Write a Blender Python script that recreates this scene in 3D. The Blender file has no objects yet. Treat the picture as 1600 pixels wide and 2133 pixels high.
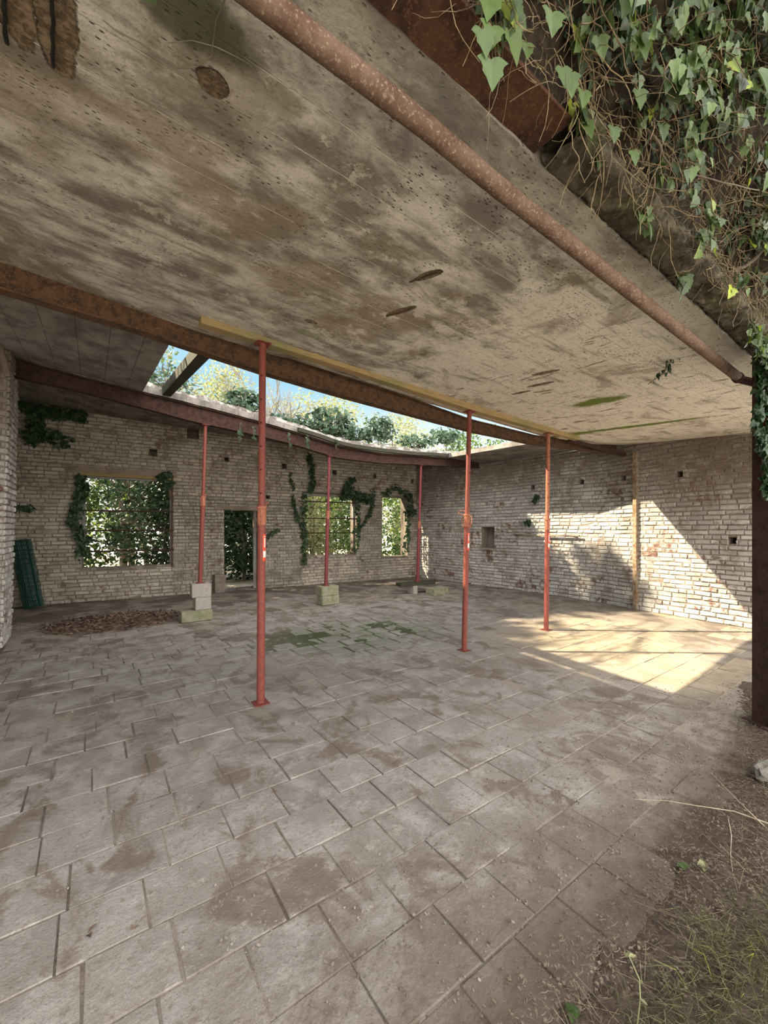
import bpy, bmesh, math, random
from mathutils import Vector, Matrix, noise
from math import sin, cos, pi, radians, sqrt
random.seed(7)
sc = bpy.context.scene
col = sc.collection

# ---------------------------------------------------------------- camera
F, HY, EYE = 850.0, 1100.0, 1.5
A = radians(35.5); CA, SA = cos(A), sin(A)
cam = bpy.data.objects.new('camera', bpy.data.cameras.new('camera')); col.objects.link(cam)
cam.location = (0, 0, EYE); cam.rotation_euler = (pi/2, 0, -A)
cam.data.sensor_fit = 'VERTICAL'; cam.data.sensor_height = 24; cam.data.lens = 24*F/2133
cam.data.shift_y = (HY-1066.5)/2133; cam.data.clip_start = .02
sc.camera = cam
# ---------------------------------------------------------------- light
SUN = Vector((1.0, -.8, -1.0)).normalized()
sun = bpy.data.objects.new('sun', bpy.data.lights.new('sun', 'SUN')); col.objects.link(sun)
sun.data.energy = 12.0; sun.data.color = (1, .86, .62); sun.data.angle = radians(.6)
sun.rotation_euler = SUN.to_track_quat('-Z', 'Y').to_euler(); sun.location = (-6, 8, 12)
world = bpy.data.worlds.new('sky'); sc.world = world; world.use_nodes = True
wn = world.node_tree; wn.nodes.clear()
wo = wn.nodes.new('ShaderNodeOutputWorld'); bg = wn.nodes.new('ShaderNodeBackground')
tc = wn.nodes.new('ShaderNodeTexCoord'); sp = wn.nodes.new('ShaderNodeSeparateXYZ'); cr = wn.nodes.new('ShaderNodeValToRGB')
wn.links.new(tc.outputs['Generated'], sp.inputs[0]); wn.links.new(sp.outputs['Z'], cr.inputs[0])
cr.color_ramp.elements[0].position = 0; cr.color_ramp.elements[0].color = (.80, .76, .68, 1)
cr.color_ramp.elements[1].position = .8; cr.color_ramp.elements[1].color = (.62, .70, .78, 1)
e = cr.color_ramp.elements.new(.16); e.color = (.62, .66, .66, 1)
e = cr.color_ramp.elements.new(.32); e.color = (.24, .42, .54, 1)
e = cr.color_ramp.elements.new(.52); e.color = (.34, .48, .60, 1)
 
# sky behind the viewpoint made brighter and whiter, added as fill for the interior
mr = wn.nodes.new('ShaderNodeMapRange'); mr.interpolation_type = 'SMOOTHSTEP'; wn.links.new(sp.outputs['Y'], mr.inputs[0])
mr.inputs[1].default_value = .25; mr.inputs[2].default_value = -.6; mr.inputs[3].default_value = 1.25; mr.inputs[4].default_value = 4.0
wn.links.new(mr.outputs[0], bg.inputs[1])
cl = wn.nodes.new('ShaderNodeMapRange'); cl.interpolation_type = 'SMOOTHSTEP'; wn.links.new(sp.outputs['Y'], cl.inputs[0])
cl.inputs[1].default_value = .2; cl.inputs[2].default_value = -.4; cl.inputs[3].default_value = 0; cl.inputs[4].default_value = .9
mx = wn.nodes.new('ShaderNodeMix'); mx.data_type = 'RGBA'; wn.links.new(cl.outputs[0], mx.inputs[0]); wn.links.new(cr.outputs[0], mx.inputs[6]); mx.inputs[7].default_value = (.76, .725, .68, 1)
wn.links.new(mx.outputs[2], bg.inputs[0]); wn.links.new(bg.outputs[0], wo.inputs[0])
sc.view_settings.view_transform = 'Standard'; sc.view_settings.look = 'None'
sc.view_settings.exposure = .55; sc.view_settings.gamma = 1
sc.cycles.max_bounces = 8; sc.cycles.diffuse_bounces = 5; sc.cycles.transparent_max_bounces = 8
sc.cycles.use_denoising = True

# ---------------------------------------------------------------- measuring helpers (scene survey from the viewpoint)
def ray(px, py):
    l = (px-800)/F; return l*CA+SA, -l*SA+CA, (HY-py)/F
def G(px, py, z=0.0):
    X, Y, u = ray(px, py); d = (z-EYE)/u; return Vector((X*d, Y*d, z))
def PY(px, py, y0):
    X, Y, u = ray(px, py); d = y0/Y; return Vector((X*d, y0, EYE+u*d))
def PW(px, py, p, q):
    X, Y, u = ray(px, py); ex, ey = q[0]-p[0], q[1]-p[1]
    det = -X*ey+ex*Y; d = (-p[0]*ey+ex*p[1])/det
    return Vector((X*d, Y*d, EYE+u*d))
def lerp(a, b, t): return a+(b-a)*t
def interp(tab, x):
    if x <= tab[0][0]: return tab[0][1]
    for (a, va), (b, vb) in zip(tab, tab[1:]):
        if x <= b: return va+(vb-va)*(x-a)/(b-a)
    return tab[-1][1]
def R(a, b): return random.uniform(a, b)
def nz(x, y=0, z=0, s=1): return noise.noise(Vector((x*s, y*s, z*s)))

# ---------------------------------------------------------------- object helpers
def tag(o, label=None, cat=None, group=None, kind=None):
    if label: o['label'] = label
    if cat: o['category'] = cat
    if group: o['group'] = group
    if kind: o['kind'] = kind
    return o
def empty(name, loc=(0, 0, 0), rot=(0, 0, 0)):
    o = bpy.data.objects.new(name, None); o.location = loc; o.rotation_euler = rot
    o.empty_display_size = .1; col.objects.link(o); return o
class MB:
    def __init__(s): s.v = []; s.f = []; s.a = []; s.smooth = False
    def face(s, pts, r=None):
        n = len(s.v); s.v += [tuple(p) for p in pts]; s.f.append(tuple(range(n, n+len(pts)))); s.a.append(R(0, 1) if r is None else r)
    def box(s, c, d, rot=0, tilt=None, jit=0, r=None, bev=0):
        hx, hy, hz = d[0]/2, d[1]/2, d[2]/2; rr = R(0, 1) if r is None else r
        M = Matrix.Rotation(rot, 3, 'Z')
        if tilt: M = M @ Matrix.Rotation(tilt[0], 3, 'X') @ Matrix.Rotation(tilt[1], 3, 'Y')
        n = len(s.v)
        if bev <= 0:
            for x in (-1, 1):
                for y in (-1, 1):
                    for z in (-1, 1):
                        s.v.append(tuple(Vector(c)+M @ Vector((x*hx+R(-jit, jit), y*hy+R(-jit, jit), z*hz+R(-jit, jit)))))
            q = [(0, 1, 3, 2), (4, 6, 7, 5), (0, 4, 5, 1), (2, 3, 7, 6), (0, 2, 6, 4), (1, 5, 7, 3)]
            s.f += [tuple(n+i for i in k) for k in q]; s.a += [rr]*6
            return
        bm = bmesh.new(); bmesh.ops.create_cube(bm, size=1)
        for v in bm.verts: v.co = Vector((v.co.x*d[0], v.co.y*d[1], v.co.z*d[2]))
        bmesh.ops.bevel(bm, geom=bm.edges[:], offset=bev, segments=2, affect='EDGES')
        bm.verts.index_update()
        s.v += [tuple(Vector(c)+M @ (v.co+Vector((R(-jit, jit), R(-jit, jit), R(-jit, jit))))) for v in bm.verts]
        for f in bm.faces: s.f.append(tuple(n+v.index for v in f.verts)); s.a.append(rr)
        bm.free()
    def tube(s, pts, rad, seg=8, caps=True, r=None, wob=0):
        pts = [Vector(p) for p in pts]; rr = R(0, 1) if r is None else r
        rads = rad if isinstance(rad, (list, tuple)) else [rad]*len(pts)
        up = None; n0 = len(s.v)
        for i, p in enumerate(pts):
            t = (pts[min(i+1, len(pts)-1)]-pts[max(i-1, 0)])
            if t.length < 1e-9: t = Vector((0, 0, 1))
            t.normalize()
            if up is None: up = Vector((0, 0, 1)) if abs(t.z) < .9 else Vector((1, 0, 0))
            u = t.cross(up)
            if u.length < 1e-6: u = t.orthogonal()
            u.normalize(); w = u.cross(t).normalized(); up = w
            for k in range(seg):
                a = 2*pi*k/seg; q = rads[i]*(1+(R(-wob, wob) if wob else 0))
                s.v.append(tuple(p+u*cos(a)*q+w*sin(a)*q))
        for i in range(len(pts)-1):
            for k in range(seg):
                a = n0+i*seg+k; b = n0+i*seg+(k+1) % seg
                s.f.append((a, b, b+seg, a+seg)); s.a.append(rr)
        if caps and seg > 2:
            s.f.append(tuple(n0+k for k in reversed(range(seg)))); s.a.append(rr)
            m = n0+(len(pts)-1)*seg; s.f.append(tuple(m+k for k in range(seg))); s.a.append(rr)
    def grid(s, fn, nu, nv, r=None):
        n = len(s.v)
        for j in range(nv+1):
            for i in range(nu+1): s.v.append(tuple(fn(i/nu, j/nv)))
        for j in range(nv):
            for i in range(nu):
                a = n+j*(nu+1)+i; s.f.append((a, a+1, a+nu+2, a+nu+1)); s.a.append(R(0, 1) if r is None else r)
    def loft(s, secs, close=True, caps=True, r=None):
        n = len(s.v); m = len(secs[0]); rr = R(0, 1) if r is None else r
        for sec in secs: s.v += [tuple(p) for p in sec]
        for i in range(len(secs)-1):
            for k in range(m if close else m-1):
                a = n+i*m+k; b = n+i*m+(k+1) % m; s.f.append((a, b, b+m, a+m)); s.a.append(rr)
        if caps:
            s.f.append(tuple(n+k for k in reversed(range(m)))); s.a.append(rr)
            s.f.append(tuple(n+(len(secs)-1)*m+k for k in range(m))); s.a.append(rr)
    def build(s, name, m, parent=None, smooth=False, recalc=False):
        me = bpy.data.meshes.new(name); me.from_pydata(s.v, [], s.f); me.validate(clean_customdata=False)
        if len(me.polygons) == len(s.a):
            at = me.attributes.new('rnd', 'FLOAT', 'FACE'); at.data.foreach_set('value', s.a)
        if recalc:
            bm = bmesh.new(); bm.from_mesh(me); bmesh.ops.recalc_face_normals(bm, faces=bm.faces[:]); bm.to_mesh(me); bm.free()
        me.materials.append(m)
        if smooth: me.polygons.foreach_set('use_smooth', [True]*len(me.polygons))
        me.update()
        o = bpy.data.objects.new(name, me); col.objects.link(o)
        if parent: o.parent = parent
        return o

# ---------------------------------------------------------------- material helpers
class NT:
    def __init__(s, name):
        s.m = bpy.data.materials.new(name); s.m.use_nodes = True; s.t = s.m.node_tree; s.t.nodes.clear()
        s.out = s.n('ShaderNodeOutputMaterial'); s.b = s.n('ShaderNodeBsdfPrincipled'); s.t.links.new(s.b.outputs[0], s.out.inputs[0])
        s.pos = s.n('ShaderNodeNewGeometry').outputs['Position']; s.h = None
        s.b.inputs['Specular IOR Level'].default_value = .25
    def n(s, k, **kw):
        x = s.t.nodes.new(k)
        for a, b in kw.items(): setattr(x, a, b)
        return x
    def L(s, a, b): s.t.links.new(a, b)
    def noise(s, scale=5, detail=6, rough=.6, vec=None, dist=0, sc3=None):
        x = s.n('ShaderNodeTexNoise'); x.inputs['Scale'].default_value = scale; x.inputs['Detail'].default_value = detail
        x.inputs['Roughness'].default_value = rough; x.inputs['Distortion'].default_value = dist
        v = vec or s.pos
        if sc3: v = s.map(v, sc3)
        s.L(v, x.inputs['Vector']); return x.outputs['Fac']
    def map(s, v, scale=(1, 1, 1), loc=(0, 0, 0), rot=(0, 0, 0)):
        x = s.n('ShaderNodeMapping'); x.inputs['Scale'].default_value = scale; x.inputs['Location'].default_value = loc; x.inputs['Rotation'].default_value = rot
        s.L(v, x.inputs['Vector']); return x.outputs[0]
    def vor(s, scale, vec=None, feat='F1', sc3=None):
        x = s.n('ShaderNodeTexVoronoi', feature=feat); x.inputs['Scale'].default_value = scale
        v = vec or s.pos
        if sc3: v = s.map(v, sc3)
        s.L(v, x.inputs['Vector']); return x.outputs['Distance']
    def ramp(s, f, a, b, lo=0., hi=1.):
        x = s.n('ShaderNodeMapRange'); x.interpolation_type = 'SMOOTHSTEP'
        for i, v in zip((1, 2, 3, 4), (a, b, lo, hi)): x.inputs[i].default_value = v
        s.L(f, x.inputs[0]); return x.outputs[0]
    def math(s, op, a, b=None):
        x = s.n('ShaderNodeMath', operation=op)
        for i, v in enumerate((a, b)):
            if v is None: continue
            if hasattr(v, 'links'): s.L(v, x.inputs[i])
            else: x.inputs[i].default_value = v
        return x.outputs[0]
    def mix(s, f, a, b, mode='MIX'):
        x = s.n('ShaderNodeMix', data_type='RGBA', blend_type=mode)
        for i, v in ((0, f), (6, a), (7, b)):
            if hasattr(v, 'links'): s.L(v, x.inputs[i])
            elif i == 0: x.inputs[0].default_value = v
            else: x.inputs[i].default_value = (*v, 1)
        return x.outputs[2]
    def attr(s, name='rnd'):
        x = s.n('ShaderNodeAttribute'); x.attribute_name = name; return x.outputs['Fac']
    def blob(s, cx, cy, rx, ry, rot=0, amp=.5, scale=6, soft=.35):
        # irregular stain of its own shape at a place on a horizontal surface
        v = s.map(s.pos, (1, 1, 0), (-cx, -cy, 0)); v = s.map(v, (1, 1, 1), (0, 0, 0), (0, 0, -rot)); v = s.map(v, (1/rx, 1/ry, 0))
        x = s.n('ShaderNodeVectorMath', operation='LENGTH'); s.L(v, x.inputs[0])
        d = s.math('ADD', x.outputs['Value'], s.math('MULTIPLY', s.math('SUBTRACT', s.noise(scale, 5, .65), .5), amp*2))
        return s.ramp(d, 1.0, 1.0-soft)
    def fin(s, color=None, rough=.9, bump=None, strength=.5, dist=.01, metal=0, trans=None):
        if color is not None:
            if hasattr(color, 'links'): s.L(color, s.b.inputs['Base Color'])
            else: s.b.inputs['Base Color'].default_value = (*color, 1)
        if hasattr(rough, 'links'): s.L(rough, s.b.inputs['Roughness'])
        else: s.b.inputs['Roughness'].default_value = rough
        s.b.inputs['Metallic'].default_value = metal
        if bump is not None:
            x = s.n('ShaderNodeBump'); x.inputs['Strength'].default_value = strength; x.inputs['Distance'].default_value = dist
            s.L(bump, x.inputs['Height']); s.L(x.outputs[0], s.b.inputs['Normal'])
        return s.m

def mat_simple(name, c1, c2, scale=20, rough=.85, bump=.4, dist=.004, rnd=.25, metal=0):
    t = NT(name); n = t.noise(scale, 6, .65)
    c = t.mix(t.ramp(n, .35, .65), c1, c2)
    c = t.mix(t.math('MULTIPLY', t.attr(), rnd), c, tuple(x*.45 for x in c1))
    return t.fin(c, rough, n, bump, dist, metal)

def mat_brick(name, white, brickc, dirt, whiteness, extra=None):
    t = NT(name); r = t.attr()
    fine = t.noise(60, 5, .7); mid = t.noise(9, 6, .65); big = t.noise(1.1, 5, .6)
    b = t.mix(r, brickc, tuple(x*.6 for x in brickc)); b = t.mix(t.ramp(mid, .4, .65), b, (.30, .235, .18))
    w = t.mix(r, white, tuple(x*.60 for x in white)); w = t.mix(t.ramp(fine, .5, .8), w, tuple(x*.7 for x in white))
    m = t.math('ADD', t.math('ADD', t.math('MULTIPLY', big, 1.1), t.math('MULTIPLY', mid, .9)), t.math('MULTIPLY', r, .25))
    if extra: m = t.math('ADD', m, extra(t))
    rough_ = t.noise(22, 7, .75)
    c = t.mix(t.ramp(m, whiteness+.14, whiteness-.10), w, b)
    c = t.mix(t.ramp(t.noise(3.2, 8, .75), .49, .66, 0, .8), c, dirt)
    c = t.mix(t.ramp(rough_, .54, .64, 0, .6), c, dirt); c = t.mix(t.ramp(fine, .42, .30, 0, .7), c, (.12, .09, .07))
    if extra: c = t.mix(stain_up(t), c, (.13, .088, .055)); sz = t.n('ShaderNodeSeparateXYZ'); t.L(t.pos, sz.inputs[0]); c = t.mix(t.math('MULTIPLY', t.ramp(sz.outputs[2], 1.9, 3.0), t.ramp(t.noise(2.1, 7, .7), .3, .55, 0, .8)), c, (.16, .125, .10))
    return t.fin(c, .92, t.math('ADD', fine, t.math('MULTIPLY', mid, 2)), .7, .008)
def stain_up(t):
    sx = t.n('ShaderNodeSeparateXYZ'); t.L(t.pos, sx.inputs[0])
    a = t.ramp(sx.outputs[2], 1.3, 2.6); b = t.ramp(sx.outputs[1], 3.9, 2.2); f = t.math('MULTIPLY', a, b)
    return t.math('MULTIPLY', f, t.ramp(t.noise(4, 7, .75), .26, .52, 0, .95))
def red_patch(t):
    # bare red area low in the middle of the right wall
    v = t.map(t.pos, (0, 1, 1), (0, -4.75, -1.62)); v = t.map(v, (0, 1/.9, 1/.36))
    x = t.n('ShaderNodeVectorMath', operation='LENGTH'); t.L(v, x.inputs[0])
    return t.ramp(x.outputs['Value'], 1.3, .3, 0, .24)
M = {}
M['brick_back'] = mat_brick('limewashed brick back', (.50, .45, .37), (.17, .10, .07), (.15, .12, .09), .91)
M['brick_right'] = mat_brick('limewashed brick right', (.54, .52, .485), (.15, .075, .062), (.20, .155, .12), .94, red_patch)
M['mortar'] = mat_simple('old mortar', (.15, .12, .095), (.26, .22, .18), 30, .95, .5)
M['rust'] = None
def rust(name, a, b, c, sc_=14):
    t = NT(name); n = t.noise(sc_, 8, .7); f = t.noise(90, 6, .7)
    k = t.mix(t.ramp(n, .36, .6), a, b); k = t.mix(t.ramp(f, .52, .68), k, c)
    return t.fin(k, .88, t.math('ADD', n, f), .8, .006, .05)
M['rust'] = rust('rusty steel', (.035, .022, .015), (.10, .052, .026), (.17, .09, .042))
M['rust_red'] = rust('rusty red oxide steel', (.025, .014, .012), (.06, .028, .021), (.10, .055, .04))
M['rust_pipe'] = rust('rusty pipe steel', (.095, .05, .034), (.15, .095, .066), (.31, .235, .17), 9)
M['rust_flange'] = rust('flaking rust', (.03, .015, .010), (.095, .042, .024), (.17, .085, .045), 7)
M['prop_red'] = mat_simple('red oxide paint', (.22, .055, .04), (.16, .045, .035), 30, .55, .25, .002, .1)
M['prop_mag'] = mat_simple('faded magenta red paint', (.19, .038, .042), (.14, .03, .034), 30, .55, .25, .002, .1)
M['prop_steel'] = mat_simple('worn orange steel', (.36, .14, .08), (.25, .08, .05), 40, .6, .3, .002, .1)
M['sticker'] = mat_simple('orange red sticker', (.72, .075, .03), (.66, .07, .03), 20, .5, .05, .001, .05)
M['sticker_white'] = mat_simple('white label', (.75, .72, .68), (.66, .62, .6), 60, .5, .05, .001, .1)
M['black'] = mat_simple('dark hole', (.01, .009, .008), (.02, .018, .015), 20, .9)
def timber(name, a, b, g):
    t = NT(name); n = t.noise(10, 6, .6, sc3=(.6, 8, 8)); k = t.mix(t.ramp(n, .35, .65), a, b)
    k = t.mix(t.ramp(t.noise(1.6, 4, .6), .42, .62, 0, .8), k, g); return t.fin(k, .8, n, .4, .004)
M['pine'] = timber('weathered pine', (.34, .24, .115), (.25, .17, .08), (.19, .18, .08))
M['old_wood'] = timber('grey old wood', (.20, .15, .11), (.30, .25, .2), (.13, .10, .075))
M['dark_wood'] = timber('dark damp wood', (.035, .03, .022), (.065, .055, .038), (.035, .042, .024))
M['frame_grey'] = timber('flaking grey paint', (.30, .31, .30), (.20, .19, .17), (.16, .10, .06))
M['block'] = mat_simple('concrete block', (.37, .335, .30), (.28, .255, .23), 45, .95, .5, .004, .15)
M['block_moss'] = mat_simple('mossy concrete block', (.27, .26, .19), (.17, .18, .10), 9, .95, .5, .004, .1)
M['block_brown'] = mat_simple('brown block', (.16, .13, .11), (.23, .19, .16), 14, .95, .4, .004, .1)
M['wire_green'] = mat_simple('green coated wire', (.008, .055, .045), (.012, .075, .06), 20, .45, .1, .001, .2)
M['wire'] = mat_simple('galvanised wire', (.13, .115, .10), (.20, .18, .15), 20, .6, .1, .001, .2)
M['twig'] = mat_simple('tan twig', (.13, .095, .055), (.30, .225, .13), 30, .9, .4, .002, .45)
M['bark'] = mat_simple('bark', (.12, .095, .07), (.21, .17, .125), 12, .95, .6, .01, .3)
M['pale_bark'] = mat_simple('pale bark', (.30, .26, .20), (.20, .16, .12), 12, .9, .4, .01, .3)
M['stone'] = mat_simple('stone', (.15, .14, .12), (.24, .22, .19), 12, .95, .7, .01, .2)
M['pebble'] = mat_simple('crumbs', (.36, .32, .27), (.13, .10, .08), 4, .95, .5, .004, .8)
M['litter'] = mat_simple('dry leaf litter', (.20, .135, .10), (.11, .07, .052), 6, .9, .3, .004, .75)

def mat_leaf(name, dark, light, yellow=.0, rough=.42, transl=.28):
    t = NT(name); r = t.attr(); c = t.mix(r, dark, light)
    if yellow: c = t.mix(t.ramp(r, 1-yellow, 1.0), c, (.42, .50, .045))
    c = t.mix(t.ramp(t.noise(35, 3, .5), .45, .7, 0, .25), c, (.02, .03, .012))
    t.fin(c, rough); t.b.inputs['Specular IOR Level'].default_value = .4
    tr = t.n('ShaderNodeBsdfTranslucent'); t.L(c, tr.inputs[0]); ms = t.n('ShaderNodeMixShader'); ms.inputs[0].default_value = transl
    t.L(t.b.outputs[0], ms.inputs[1]); t.L(tr.outputs[0], ms.inputs[2]); t.L(ms.outputs[0], t.out.inputs[0]); return t.m
M['ivy'] = mat_leaf('ivy leaf', (.03, .052, .02), (.12, .185, .055), .08)
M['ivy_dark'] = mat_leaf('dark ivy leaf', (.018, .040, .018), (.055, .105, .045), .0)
M['ivy_sky'] = mat_leaf('glossy ivy leaf', (.03, .065, .035), (.11, .19, .10), .0, .3)
M['tree_leaf'] = mat_leaf('tree leaf', (.03, .07, .018), (.17, .27, .055), .12, .45, .35)
M['tree_yellow'] = mat_leaf('pale yellow leaf', (.26, .29, .13), (.46, .45, .25), .12, .6, .4)
M['grass'] = mat_leaf('grass blade', (.07, .075, .028), (.24, .23, .10), .04, .6, .3)
M['dry_grass'] = mat_leaf('dry grass blade', (.23, .20, .10), (.40, .34, .2), .0, .7, .3)

# concrete ceiling
def mat_concrete():
    t = NT('board marked concrete')
    px = t.n('ShaderNodeSeparateXYZ'); t.L(t.pos, px.inputs[0]); X, Y = px.outputs[0], px.outputs[1]
    big = t.noise(.9, 6, .62, dist=.4); mid = t.noise(5, 7, .66, sc3=(.55, 1, 1)); fine = t.noise(45, 6, .7)
    c = t.mix(t.ramp(mid, .36, .66), (.20, .175, .148), (.66, .615, .55))
    c = t.mix(t.ramp(big, .50, .60, 0, .7), c, (.27, .205, .14)); c = t.mix(t.ramp(t.noise(.7, 6, .65, dist=.5), .52, .60, 0, .45), c, (.66, .62, .55))
    # limewashed zone toward the right of the slab
    lime = t.math('ADD', t.ramp(X, 1.0, 3.8, 0, .30), t.noise(1.7, 7, .68))
    c = t.mix(t.ramp(lime, .58, .70, 0, .85), c, (.74, .69, .60))
    # scattered pale lime and salt patches
    c = t.mix(t.ramp(t.math('ADD', t.noise(2.6, 9, .78), t.ramp(X, -.5, 1.5, -.05, 0)), .54, .60, 0, .7), c, (.72, .67, .58))
    c = t.mix(t.ramp(t.noise(16, 8, .8), .55, .64, 0, .6), c, (.16, .125, .09))
    # streaks along the boards
    st = t.noise(3.5, 6, .65, sc3=(.35, 3, 1)); c = t.mix(t.ramp(st, .54, .70, 0, .7), c, (.19, .16, .125))
    # brown scars following the reinforcement, elongated across
    sr = t.noise(5, 7, .7, vec=t.map(t.pos, (2.6, .7, 1), rot=(0, 0, .25)))
    c = t.mix(t.math('MULTIPLY', t.ramp(sr, .575, .63, 0, .85), t.ramp(X, 2.0, 3.6)), c, (.15, .11, .07))
    # board joints
    wob = t.math('MULTIPLY', t.math('SUBTRACT', t.noise(3, 3, .5), .5), .02)
    fr = t.math('FRACT', t.math('DIVIDE', t.math('ADD', Y, wob), .205)); tri = t.math('ABSOLUTE', t.math('SUBTRACT', fr, .5))
    line = t.math('MULTIPLY', t.ramp(tri, .014, .006), t.ramp(t.noise(2.3, 6, .75, sc3=(1.6, 5, 1)), .38, .46))
    c = t.mix(t.math('MULTIPLY', line, .85), c, t.mix(t.ramp(t.noise(6, 4, .7), .60, .66), (.85, .80, .70), (.08, .06, .045)))
    fx = t.math('ABSOLUTE', t.math('SUBTRACT', t.math('FRACT', t.math('DIVIDE', t.math('ADD', X, t.math('MULTIPLY', Y, .04)), 1.27)), .5))
    l2 = t.math('MULTIPLY', t.ramp(fx, .005, .002), t.ramp(t.noise(1.4, 5, .7), .5, .56)); c = t.mix(t.math('MULTIPLY', l2, .0), c, (.10, .08, .06))
    c = t.mix(t.ramp(t.noise(28, 8, .8, sc3=(.5, 1.3, 1)), .56, .66, 0, .6), c, (.10, .08, .06))
    # pits
    pit = t.math('MULTIPLY', t.ramp(t.vor(44, sc3=(.6, 1.5, 1)), .24, .12), t.ramp(t.noise(4, 5, .6), .46, .62)); c = t.mix(pit, c, (.07, .05, .038))
    # darker toward the open edge
    c = t.mix(t.math('MULTIPLY', t.ramp(Y, 1.35, .98), .55), c, (.15, .145, .13))
    c = t.mix(t.ramp(t.noise(1.3, 8, .72, dist=.8), .54, .62, 0, .55), c, (.20, .155, .11)); c = t.mix(t.ramp(t.noise(90, 4, .8), .54, .68, 0, .5), c, (.14, .11, .08))
    # moss stains
    def at(px_, py_, z=3.0): p = G(px_, py_, z); return p.x, p.y
    for (a, b, rx, ry, rt, am, k) in ((375, 45, .28, .13, .15, .5, .85), (1245, 831, .40, .17, -1.57, .55, 1), (1320, 880, 1.15, .085, -1.42, .45, 1), (1190, 903, .5, .14, -1.45, .6, .9),
                                     (640, 728, .2, .06, 0, .5, .5), (1040, 868, .3, .05, 0, .5, .5)):
        x, y = at(a, b, 2.97)
        c = t.mix(t.math('MULTIPLY', t.blob(x, y, rx, ry, rt, am, 9, .5), k), c, (.125, .165, .028) if a > 500 else (.075, .085, .04))
    # spalled patches with brown core
    spall = None
    for (a, b, rx, ry, rt) in ((112, 70, .24, .060, 1.55), (26, 40, .19, .055, 1.55), (442, 195, .062, .05, .3), (893, 573, .10, .034, -1.3), (835, 655, .13, .03, -1.3), (1137, 768, .14, .035, -1.45), (1125, 795, .15, .035, -1.5), (1085, 815, .12, .03, -1.5), (648, 694, .05, .03, 0)):
        x, y = at(a, b, 3.0); m = t.blob(x, y, rx, ry, rt, .38, 11, .12); spall = m if spall is None else t.math('MAXIMUM', spall, m)
    core = t.mix(t.ramp(t.noise(35, 6, .7), .4, .62), (.10, .068, .042), (.26, .19, .125))
    c = t.mix(spall, c, core)
    h = t.math('ADD', t.math('ADD', t.math('MULTIPLY', mid, .8), t.math('MULTIPLY', fine, .35)), t.math('MULTIPLY', spall, -2.5))
    h = t.math('SUBTRACT', h, t.math('ADD', t.math('MULTIPLY', pit, .8), t.math('MULTIPLY', line, .5)))
    return t.fin(c, .93, h, 1.0, .016)
M['concrete'] = mat_concrete()
t = NT('grey rear slab concrete'); n1 = t.noise(4, 7, .65, sc3=(1, .6, 1)); c = t.mix(t.ramp(n1, .35, .65), (.125, .11, .10), (.27, .245, .225))
pxx = t.n('ShaderNodeSeparateXYZ'); t.L(t.pos, pxx.inputs[0])
fr = t.math('ABSOLUTE', t.math('SUBTRACT', t.math('FRACT', t.math('DIVIDE', pxx.outputs[0], .27)), .5)); ln = t.ramp(fr, .02, .008)
c = t.mix(t.math('MULTIPLY', ln, .7), c, (.05, .04, .035)); c = t.mix(t.ramp(t.noise(2.2, 8, .72), .55, .63, 0, .5), c, (.33, .30, .26))
M['concrete_rear'] = t.fin(c, .93, n1, .6, .01)
t = NT('pale screed'); n1 = t.noise(8, 7, .7); c = t.mix(t.ramp(n1, .38, .6), (.55, .53, .49), (.17, .15, .13)); M['screed'] = t.fin(c, .9, n1, .6, .01)

# floor tiles and the soil between them
def moss_mask(t): 
    m = t.blob(3.1, 4.9, 1.9, 1.1, -.25, .5, 1.6, .6); return m
def mat_tile():
    t = NT('cement floor tile'); r = t.attr()
    mid = t.noise(4.2, 7, .66, dist=.3); fine = t.noise(55, 5, .7); big = t.noise(.8, 5, .6, dist=.5)
    c = t.mix(r, (.265, .236, .215), (.20, .175, .157)); c = t.mix(t.ramp(mid, .40, .66), c, (.33, .303, .283))
    sw = t.noise(2.4, 6, .62, dist=1.2, sc3=(1, .8, 1)); c = t.mix(t.ramp(sw, .51, .62, 0, .75), c, (.135, .10, .075)); c = t.mix(t.ramp(t.noise(17, 8, .78), .54, .64, 0, .55), c, (.13, .095, .07)); c = t.mix(t.ramp(t.noise(6, 9, .8), .55, .62, 0, .5), c, (.40, .37, .34))
    c = t.mix(t.ramp(big, .52, .66, 0, .5), c, (.215, .175, .145))
    c = t.mix(t.math('MULTIPLY', moss_mask(t), t.ramp(t.noise(3, 7, .7), .40, .52, 0, .6)), c, (.17, .185, .125))
    c = t.mix(t.ramp(t.noise(130, 4, .8), .50, .66, 0, .5), c, (.11, .085, .068)); c = t.mix(t.ramp(fine, .60, .74, 0, .55), c, (.5, .46, .42)); c = t.mix(t.ramp(t.vor(60), .16, .08, 0, .5), c, (.11, .08, .06))
    sx0 = t.n('ShaderNodeSeparateXYZ'); t.L(t.pos, sx0.inputs[0]); c = t.mix(t.math('MULTIPLY', t.ramp(t.math('ADD', sx0.outputs[0], t.noise(1.2, 5, .6)), 4.2, 5.6, 0, .8), t.ramp(sx0.outputs[1], 4.6, 3.2)), c, t.mix(t.ramp(mid, .4, .62), (.42, .345, .235), (.30, .235, .16)))  # ochre sand tint, also painted lighter to lift the sun patch
    # earth washed over the front edge
    sx = t.n('ShaderNodeSeparateXYZ'); t.L(t.pos, sx.inputs[0])
    ed = t.math('ADD', sx.outputs[1], t.math('MULTIPLY', t.math('SUBTRACT', t.noise(2.2, 7, .7), .5), 1.3)); c = t.mix(t.ramp(ed, 1.55, .75, 0, .85), c, (.115, .085, .064))
    return t.fin(c, .85, t.math('ADD', t.math('MULTIPLY', mid, 1.4), t.math('MULTIPLY', fine, .5)), .8, .012)
M['tile'] = mat_tile()
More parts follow.
